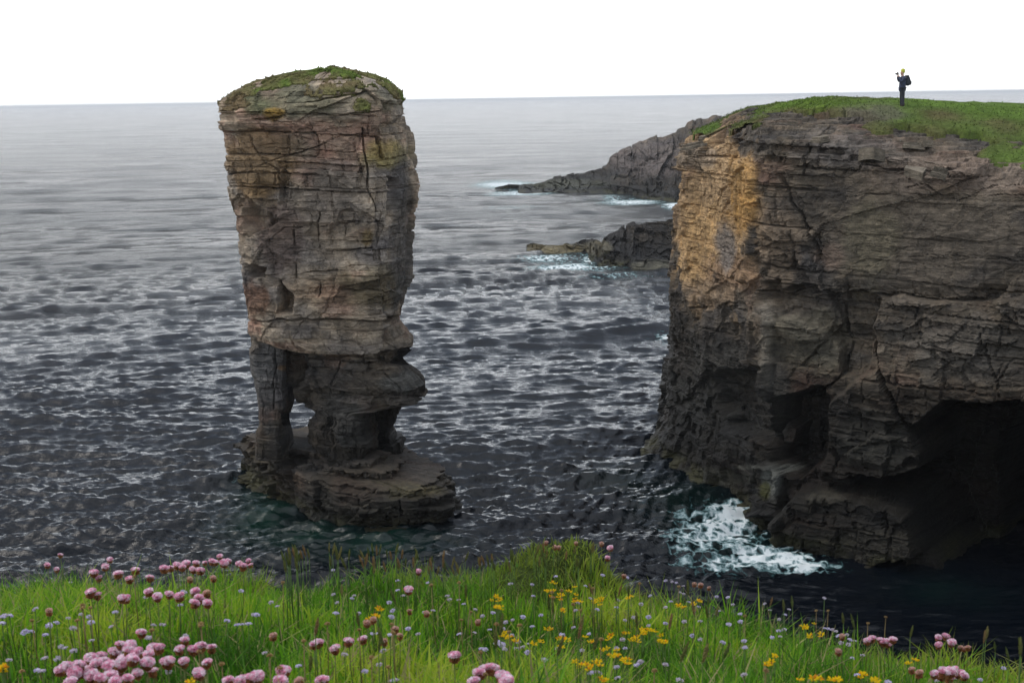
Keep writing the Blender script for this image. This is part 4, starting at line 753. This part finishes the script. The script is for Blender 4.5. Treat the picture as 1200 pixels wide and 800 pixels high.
def plant(kind, u, v, label, group, cat):
    hg = {'thrift': .135, 'faded': .13, 'lilac': .105, 'pale': .10, 'yellow': .11, 'spike': .16, 'dry': .15}[kind]
    x, y, g, hh = hit_ground(u, v, hg*rs.uniform(.9, 1.1))
    nm = {'thrift': 'thrift_flower', 'faded': 'thrift_flower', 'lilac': 'lilac_flower', 'pale': 'lilac_flower', 'yellow': 'trefoil_flower', 'spike': 'plantain_spike', 'dry': 'dried_seed_head'}[kind]
    e = empty(nm, (x, y, g)); tag(e, label, cat, group)
    head = {'thrift': th_v, 'faded': th_f, 'lilac': li_v, 'pale': wh_v, 'yellow': ye_v, 'spike': sp_v, 'dry': dr_v}[kind]
    o = link(head[0].name.split('.')[0], rs.choice(head), None, e); sc = rs.uniform(.85, 1.2)*({'thrift': .70, 'faded': .55, 'lilac': .66, 'pale': .66, 'dry': .5, 'yellow': .52}.get(kind, 1.0)); o.location = (0, 0, hh); o.scale = (sc, sc, sc*rs.uniform(.72, .95)); o.rotation_euler = (rs.uniform(-.3, .3), rs.uniform(-.3, .3), rs.uniform(0, 6.28))
    if kind in ('thrift', 'faded'):
        b_ = link('bract', rs.choice(br_v), None, e); b_.location = (0, 0, hh-.0045); b_.rotation_euler = (math.pi+rs.uniform(-.15, .15), 0, rs.uniform(0, 6)); b_.scale = (sc,)*3
    s_ = link('stem', stem_for(hh, 'thrift' if kind in ('thrift', 'faded') else ('dry' if kind == 'dry' else 'green')), None, e); s_.scale = (1, 1, hh); s_.rotation_euler = (0, 0, rs.uniform(0, 6.28))
def many(kind, off, sc, pts, label, group, cat):
    for (a_, b_) in pts: plant(kind, off[0]+a_/sc, off[1]+b_/sc, label(off[0]+a_/sc, off[1]+b_/sc) if callable(label) else label, group, cat)
A0, B0, C0, D0 = (0, 640), (300, 640), (580, 630), (850, 660)
many('thrift', A0, 4, [(662, 400), (565, 455), (610, 462), (540, 490), (640, 495), (580, 520), (720, 475), (690, 540), (745, 470), (600, 480), (475, 510), (425, 520), (370, 550), (280, 575), (350, 590), (510, 555), (555, 590), (645, 590), (715, 580), (470, 615), (395, 580), (600, 615), (330, 630), (540, 630), (450, 545), (490, 530), (415, 555), (310, 565), (570, 545), (620, 525), (430, 600), (690, 505), (520, 600)], 'pink thrift in the dense clump of blooms at the bottom left of the bank', 'thrift in the dense clump at the bottom left', 'flower')
many('thrift', A0, 4, [(865, 435), (840, 478), (940, 465), (990, 470), (970, 540), (785, 535), (862, 535), (932, 590), (905, 480)], 'pink thrift on the right side of the big clump, standing a little apart', 'thrift beside the dense clump', 'flower')
many('thrift', A0, 4, [(1070, 625), (1130, 625), (1180, 610)]+[(1205, 605), (1200+115, 628)], 'pink thrift cut by the bottom edge, right of the big clump', 'thrift at the bottom edge', 'flower')
for p_, l_ in (((283, 38), 'topmost pink thrift of the trio standing against the sea at far left'), ((222, 85), 'leftmost pink thrift of the trio standing against the sea at far left'), ((265, 105), 'lowest pink thrift of the trio standing against the sea at far left')): many('thrift', A0, 4, [p_], l_, 'trio of thrift against the sea', 'flower')
many('thrift', A0, 4, [(515, 60), (493, 93), (440, 120), (463, 145), (635, 108), (606, 150), (702, 142), (553, 125)], 'pink thrift of the loose group on the rim left of the stack', 'thrift on the rim at the left', 'flower')
many('thrift', A0, 4, [(425, 212), (455, 225), (570, 238), (590, 242), (697, 208), (737, 232), (793, 220), (840, 230), (912, 262), (935, 238), (915, 208), (972, 262)], 'pink thrift scattered in the grass just below the rim on the left', 'thrift just below the left rim', 'flower')
many('thrift', A0, 4, [(770, 100), (800, 98), (830, 85), (872, 78), (920, 75), (905, 105), (940, 110), (960, 75), (995, 68), (1030, 45), (1070, 65), (1120, 78), (1165, 65), (1175, 85), (1140, 90), (855, 95), (1010, 72), (1050, 75)], 'pink thrift in the row along the rim below the sea stack', 'row of thrift along the rim', 'flower')
many('faded', A0, 4, [(230, 300), (970, 215), (890, 150), (1000, 145)], 'fading brownish thrift head among the green grass at left', 'faded thrift heads', 'flower')
many('thrift', B0, 4, [(715, 200)], 'pink thrift in the grass below the rim under the right end of the stack', 'thrift under the stack', 'flower'); many('thrift', B0, 4, [(760, 115)], 'pink thrift right on the rim beside the plantain spikes below the stack', 'thrift under the stack', 'flower')
many('thrift', B0, 4, [(435, 440), (370, 475), (270, 455), (295, 445), (500, 430), (930, 510)], 'small pink thrift scattered in the middle of the bank', 'thrift in mid bank', 'flower')
many('thrift', B0, 4, [(120, 580), (115, 628), (310, 625), (5, 605), (140, 575)], 'pink thrift low on the bank, left of the middle', 'thrift low on the bank', 'flower')
many('thrift', B0, 4, [(1045, 590), (1090, 565), (1165, 610), (1020, 628), (1065, 575), (1110, 570), (1175, 628), (1150, 600), (1180, 640)], 'pink thrift in the small cluster at the bottom middle', 'thrift cluster at the bottom middle', 'flower')
many('faded', B0, 4, [(80, 415), (1040, 350), (520, 355), (550, 340), (675, 415), (200, 625), (600, 440), (650, 385), (720, 300), (800, 310)], 'faded brown thrift head in the middle of the bank', 'faded thrift in mid bank', 'flower')
many('thrift', C0, 4, [(540, 45)], 'upper of the two tall pink thrift right of the grassy hump', 'two tall thrift by the hump', 'flower'); many('thrift', C0, 4, [(528, 92)], 'lower of the two tall pink thrift right of the grassy hump', 'two tall thrift by the hump', 'flower')
many('faded', C0, 4, [(605, 175), (1003, 232), (935, 215), (965, 218), (380, 22), (300, 42), (240, 20), (500, 25), (280, 40)], 'faded pale thrift head on the rim around the grassy hump', 'faded thrift on the rim', 'flower')
many('thrift', D0, 3.43, [(590, 298), (625, 305), (675, 302), (655, 315), (570, 308), (640, 312)], 'pink thrift in the row at the rim over the dark inlet', 'thrift row over the dark inlet', 'flower')
many('thrift', D0, 3.43, [(857, 295), (887, 290), (858, 325), (910, 315)], 'pink thrift in the small knot on the right rim', 'thrift knot on the right rim', 'flower')
many('thrift', D0, 3.43, [(880, 432), (920, 422), (950, 435), (900, 455), (840, 440), (935, 440), (905, 430), (960, 448), (870, 445)], 'pink thrift in the low clump at the lower right corner', 'thrift clump at the lower right', 'flower')
many('faded', D0, 3.43, [(975, 335), (945, 335), (750, 422), (780, 435), (960, 340), (470, 290), (455, 350)], 'faded thrift head near the right end of the rim', 'faded thrift at the right', 'flower')
YL = lambda u, v: ('yellow trefoil in the open patch right of the middle of the bank' if 600 <= u < 790 else ('yellow trefoil among the grass at the right, towards the slope' if u >= 790 else 'lone yellow trefoil in the left half of the bank' if u < 470 else 'yellow trefoil just left of the hump'))
YG = lambda u: 'yellow trefoil right of the middle' if 600 <= u < 790 else ('yellow trefoil at the right' if u >= 790 else 'yellow trefoil on the left' if u < 470 else 'yellow trefoil by the hump')
for off, sc, pts in [(C0, 4, [(25, 290), (12, 330), (240, 248), (303, 270), (320, 335), (375, 285), (372, 300), (475, 295), (500, 297), (640, 275), (860, 322), (885, 325), (262, 432), (55, 468), (300, 475), (322, 480), (538, 470), (622, 447), (460, 488), (690, 435), (720, 432), (742, 435), (665, 480), (775, 485), (800, 490), (505, 528), (560, 555), (580, 552), (605, 575), (405, 595), (430, 602), (442, 605), (475, 585), (960, 300), (520, 672), (285, 215), (342, 250), (245, 428), (655, 470), (705, 442), (215, 482), (625, 592), (310, 515), (300, 280)]),
                     (B0, 4, [(572, 290), (568, 325), (1140, 245), (1125, 290), (1135, 292), (1180, 430), (1170, 425), (540, 338)]), (D0, 3.43, [(325, 260), (318, 262), (355, 465), (380, 468), (425, 470), (450, 472), (185, 395), (170, 410), (200, 375), (560, 450), (600, 465), (340, 300), (300, 470), (385, 285), (740, 400), (770, 392), (605, 475), (552, 445)]), (A0, 4, [(10, 565), (18, 570), (900, 632)])]:
    for a_, b_ in pts: u, v = off[0]+a_/sc, off[1]+b_/sc; [plant('yellow', u+q*rs.uniform(-5, 5), v+q*rs.uniform(-3, 3), YL(u, v), YG(u), 'flower') for q in range(3 if rs.random() < .5 else 2)]
def LL(u):
    z_ = int(u//240); return ['small lilac flower in the grass at the far left of the bank', 'small lilac flower in the grass between the big pink clump and the middle', 'small lilac flower among pale seed heads in the middle of the bank', 'small lilac flower among the yellow blooms right of the hump', 'small lilac flower on the slope at the far right'][min(z_, 4)], ['lilac flowers at the far left', 'lilac flowers left of the middle', 'lilac flowers in the middle', 'lilac flowers among the yellow', 'lilac flowers at the far right'][min(z_, 4)]
for off, sc, pts in [(A0, 4, [(165, 293), (45, 325), (25, 322), (10, 330), (10, 360), (320, 335), (380, 318), (418, 330), (425, 355), (265, 357), (230, 370), (212, 413), (115, 400), (145, 400), (305, 475), (285, 468), (345, 488), (210, 523), (268, 525), (520, 375), (720, 368), (540, 308), (682, 238), (845, 275), (862, 212), (1065, 348), (1110, 367), (1135, 365), (1165, 362), (430, 440), (175, 580), (1130, 208), (1190, 320)]),
                     (B0, 4, [(70, 262), (100, 280), (380, 262), (375, 312), (360, 110), (450, 243), (625, 262), (640, 300), (635, 330), (690, 230), (665, 205), (665, 160), (545, 408), (575, 408), (630, 415), (712, 385), (760, 410), (1028, 295), (975, 270), (950, 250), (1110, 310), (1060, 480), (1075, 482), (1130, 450), (1155, 460), (1170, 355), (595, 488), (415, 505), (510, 585), (1095, 390), (955, 410), (200, 560), (635, 630), (5, 320), (805, 170), (1190, 175), (830, 300), (790, 310)]),
                     (C0, 4, [(75, 215), (175, 218), (285, 180), (425, 225), (505, 175), (180, 272), (570, 325), (480, 335), (728, 270), (215, 362), (130, 370), (175, 415), (50, 395), (80, 455), (10, 490), (35, 502), (130, 510), (155, 535), (232, 570), (315, 455), (440, 450), (610, 385), (650, 372), (720, 370), (720, 410), (800, 400), (800, 325), (825, 298), (908, 300), (955, 322), (1050, 342), (1040, 275), (1090, 280), (1150, 355), (1150, 393), (1095, 405), (962, 390), (925, 457), (962, 475), (1068, 490), (1165, 485), (1170, 512), (610, 517), (598, 475), (665, 595), (570, 605), (450, 632), (485, 630), (5, 612), (866, 667), (575, 655), (685, 310), (883, 225), (868, 255), (885, 262), (800, 200), (830, 205), (850, 210), (620, 185)]),
                     (D0, 3.43, [(60, 233), (15, 243), (58, 203), (10, 135), (30, 165), (180, 187), (240, 205), (400, 260), (430, 265), (415, 262), (445, 272), (215, 270), (220, 293), (188, 297), (75, 310), (80, 338), (465, 318), (495, 325), (450, 352), (530, 447), (1025, 467), (1118, 420), (655, 478), (510, 380), (552, 368), (455, 290), (500, 305), (520, 310), (925, 460), (945, 458), (850, 470)])]:
    for a_, b_ in pts: u, v = off[0]+a_/sc, off[1]+b_/sc; l_, g_ = LL(u); plant('pale' if rs.random() < .4 else 'lilac', u, v, l_, g_, 'flower')
for i in range(45): u, v = rs.uniform(5, 1000), rs.uniform(690, 798); l_, g_ = LL(u); plant('pale', u, v, l_, g_, 'flower')
for i in range(46): plant('spike', rs.uniform(322, 492), rs.choice([rs.uniform(646, 658), rs.uniform(655, 672)]), 'slender plantain spike in the row on the rim below the stack', 'plantain spikes on the rim below the stack', 'plant')
for i in range(24): plant('spike', rs.uniform(500, 605), rs.uniform(655, 674), 'slender plantain spike on the rim left of the grassy hump', 'plantain spikes left of the hump', 'plant')
for i in range(30): plant('spike', rs.uniform(330, 900), rs.uniform(690, 790), 'straw coloured plantain spike scattered in the grass of the bank', 'plantain spikes in the grass', 'plant')
for i in range(16): plant('spike', rs.uniform(625, 700), rs.uniform(640, 665), 'short plantain spike on the grassy hump', 'plantain spikes on the hump', 'plant')
many('dry', D0, 3.43, [(413, 190)], 'right one of two dried brown seed heads above the yellow blooms at right', 'pair of dried heads', 'plant'); many('dry', D0, 3.43, [(365, 190)], 'left one of two dried brown seed heads above the yellow blooms at right', 'pair of dried heads', 'plant')
many('dry', D0, 3.43, [(573, 240)], 'single dried seed head leaning over the pink row at the dark inlet', None, 'plant')
many('dry', D0, 3.43, [(645, 215)], 'tallest dried brown seed head standing over the pink row at the dark inlet', None, 'plant')
many('spike', D0, 3.43, [(520, 265), (743, 295), (475, 240), (270, 180), (235, 190), (180, 170)], 'thin spike sticking up from the rim against the dark inlet', 'spikes against the dark inlet', 'plant')
many('spike', D0, 3.43, [(1047, 305), (1038, 320), (1085, 355), (1190, 340), (1185, 370), (1140, 385)], 'thin grey spike on the right-hand end of the rim', 'spikes at the right end', 'plant')
for i in range(44): plant('dry', rs.uniform(10, 900), rs.uniform(675, 790), 'small dried brown seed head scattered in the grass of the bank', 'dried heads in the grass', 'plant')

# ------------------------------------------------------------------ the walker photographing from the cliff top
def mat_flat(n_, c_, r_=.8): return simple_mat(n_, c_, r_, .12, 25)
M_SKIN, M_JACKET, M_TROU, M_BOOT, M_HAT, M_BAG, M_CAM = mat_flat('skin', (.45, .26, .18), .5), mat_flat('navy_jacket', (.028, .036, .07)), mat_flat('dark_trousers', (.016, .018, .026)), mat_flat('boots', (.03, .022, .016)), mat_flat('lime_hat', (.42, .42, .05)), mat_flat('backpack_cloth', (.016, .02, .028)), mat_flat('camera_black', (.012, .012, .012), .4)
def skinned(name, verts, edges, radii, mat, parent, sub=2):
    me = bpy.data.meshes.new(name); me.from_pydata(verts, edges, []); tmp = bpy.data.objects.new(name, me); COL.objects.link(tmp)
    md = tmp.modifiers.new('s', 'SKIN'); md.use_smooth_shade = True
    for i, r_ in enumerate(radii):
        q = me.skin_vertices[0].data[i]; q.radius = r_ if isinstance(r_, tuple) else (r_, r_); q.use_root = (i == 0)
    sb_ = tmp.modifiers.new('d', 'SUBSURF'); sb_.levels = sb_.render_levels = sub
    dg = bpy.context.evaluated_depsgraph_get(); dg.update(); m2 = bpy.data.meshes.new_from_object(tmp.evaluated_get(dg)); bpy.data.objects.remove(tmp); m2.name = name; m2.materials.clear()
    return link(name, m2, mat, parent)
d = ray(1056.5, 125); ys = np.linspace(66, 85, 1500); pz = H+d[2]/d[1]*ys; k = np.argmax(pz < Ttop(d[0]/d[1]*ys, ys)+.05); PY = float(ys[k]) if k > 0 else 74.5
PX, PZ = float(d[0]/d[1]*PY), float(Ttop(np.array([d[0]/d[1]*PY]), np.array([PY]))[0])+.05
per = empty('person', (PX, PY, PZ)); SC = 1.12; per.scale = (SC,)*3
tag(per, 'hiker in dark clothes and lime hat standing on the grassy cliff top taking a photo', 'person')
# faces -x (to the left, towards the stack). +y is the far side
bv = [(0, 0, .95), (0, 0, 1.12), (.01, 0, 1.30), (.02, 0, 1.44), (0, 0, 1.52), (-.03, 0, 1.60), (-.04, 0, 1.69), (-.02, 0, 1.77),
      (.02, -.18, 1.42), (-.13, -.20, 1.22), (-.245, -.075, 1.56), (.02, .18, 1.42), (-.13, .20, 1.25), (-.245, .075, 1.56),
      (.0, -.09, .88), (.03, -.09, .50), (.045, -.09, .06), (-.07, -.10, .03), (.01, .09, .88), (-.01, .09, .50), (.01, .09, .06), (-.11, .10, .03)]
be = [(0, 1), (1, 2), (2, 3), (3, 4), (4, 5), (5, 6), (6, 7), (3, 8), (8, 9), (9, 10), (3, 11), (11, 12), (12, 13), (0, 14), (14, 15), (15, 16), (16, 17), (0, 18), (18, 19), (19, 20), (20, 21)]
brd = [(.14, .11), (.12, .10), (.14, .11), (.10, .08), .055, .085, .105, .085, .05, .04, .032, .05, .04, .032, .085, .055, .04, .035, .085, .055, .04, .035]
skinned('body', bv, be, brd, M_SKIN, per)
skinned('jacket', [(0, 0, .72), (0, 0, .86), (0, 0, 1.0)]+bv[1:5]+[bv[8], bv[9], (-.235, -.09, 1.50), bv[11], bv[12], (-.235, .09, 1.50)], [(0, 1), (1, 2), (2, 3), (3, 4), (4, 5), (5, 6), (5, 7), (7, 8), (8, 9), (5, 10), (10, 11), (11, 12)], [(.19, .17), (.20, .17), (.19, .16), (.175, .15), (.19, .15), (.18, .14), .085, .09, .075, .06, .09, .075, .06], M_JACKET, per)
skinned('trousers', [(0, 0, .97), bv[14], bv[15], (.04, -.09, .02), bv[18], bv[19], (.005, .09, .02)], [(0, 1), (1, 2), (2, 3), (0, 4), (4, 5), (5, 6)], [(.16, .13), .115, .085, .07, .115, .085, .07], M_TROU, per)
for a_, b_ in ((bv[16], bv[17]), (bv[20], bv[21])):
    skinned('boot', [(a_[0]+.02, a_[1], .20), (a_[0]+.02, a_[1], .05), (b_[0]+.03, b_[1], .045), (b_[0]-.06, b_[1], .035)], [(0, 1), (1, 2), (2, 3)], [.07, .07, .055, .04], M_BOOT, per)
skinned('hat', [(.0, 0, 1.64), (.0, 0, 1.74), (.0, 0, 1.84), (.0, 0, 1.90)], [(0, 1), (1, 2), (2, 3)], [.10, .118, .112, .06], M_HAT, per)
for s_ in (-1, 1):
    for q in range(4): skinned('finger', [(-.245, s_*.07, 1.57+.018*q), (-.285, s_*.065, 1.585+.02*q), (-.30, s_*.03, 1.59+.02*q)], [(0, 1), (1, 2)], [.012, .011, .009], M_SKIN, per, 1)
    skinned('thumb', [(-.235, s_*.06, 1.57), (-.235, s_*.03, 1.585)], [(0, 1)], [.013, .011], M_SKIN, per, 1)
def bm_box(name, sx_, sy_, sz_, bev, mat, parent, loc):
    import bmesh
    bm = bmesh.new(); bmesh.ops.create_cube(bm, size=1); bmesh.ops.scale(bm, vec=(sx_, sy_, sz_), verts=bm.verts); bmesh.ops.bevel(bm, geom=bm.edges, offset=bev, segments=3, affect='EDGES'); me = bpy.data.meshes.new(name); bm.to_mesh(me); bm.free()
    for p_ in me.polygons: p_.use_smooth = True
    o = link(name, me, mat, parent); o.location = loc; return o
bp = empty('backpack', (PX+.245*SC, PY, PZ+.98*SC)); bp.scale = (SC,)*3; tag(bp, 'dark rounded backpack worn on the back of the hiker with the lime hat', 'backpack')
skinned('bag', [(.0, 0, .03), (.02, 0, .22), (.0, 0, .42), (-.03, 0, .50)], [(0, 1), (1, 2), (2, 3)], [(.13, .14), (.155, .165), (.14, .15), (.09, .11)], M_BAG, bp)
bm_box('lid', .22, .26, .09, .035, M_BAG, bp, (-.03, 0, .53)); bm_box('front_pocket', .07, .20, .22, .03, M_BAG, bp, (.155, 0, .20))
for s_ in (-1, 1): skinned('strap', [(-.10, s_*.10, .50), (-.26, s_*.13, .50), (-.38, s_*.13, .33), (-.34, s_*.15, .10), (-.12, s_*.13, .03)], [(0, 1), (1, 2), (2, 3), (3, 4)], [(.03, .012)]*5, M_BAG, bp, 1)
hc = empty('handheld_camera', (PX-.265*SC, PY, PZ+1.63*SC)); hc.scale = (SC*1.3,)*3; tag(hc, 'small black camera held up to the face of the hiker on the cliff', 'camera')
bm_box('camera_body', .05, .14, .09, .012, M_CAM, hc, (0, 0, 0)); bm_box('prism', .045, .05, .035, .01, M_CAM, hc, (0, 0, .055)); skinned('lens', [(-.02, 0, 0), (-.10, 0, 0)], [(0, 1)], [.035, .035], M_CAM, hc, 1)

# ------------------------------------------------------------------ sea haze: even, thin, closed box round the whole scene
hz_h = 29.0; me = bpy.data.meshes.new('haze'); R_ = 45000.0
vs = [(x_, y_, z_) for z_ in (-4.5, hz_h) for (x_, y_) in ((-R_, -R_), (R_, -R_), (R_, R_), (-R_, R_))]
me.from_pydata(vs, [], [(3, 2, 1, 0), (4, 5, 6, 7), (0, 1, 5, 4), (1, 2, 6, 5), (2, 3, 7, 6), (3, 0, 4, 7)])
mh = bpy.data.materials.new('haze_air'); mh.use_nodes = True; th = mh.node_tree; th.nodes.clear(); oh = N(th, 'ShaderNodeOutputMaterial'); pv = N(th, 'ShaderNodeVolumePrincipled')
pv.inputs['Color'].default_value = (.95, .97, 1, 1); pv.inputs['Density'].default_value = 0.00012; pv.inputs['Anisotropy'].default_value = 0.3; th.links.new(pv.outputs[0], oh.inputs['Volume'])
hz = link('haze', me, mh); tag(hz, kind='stuff')
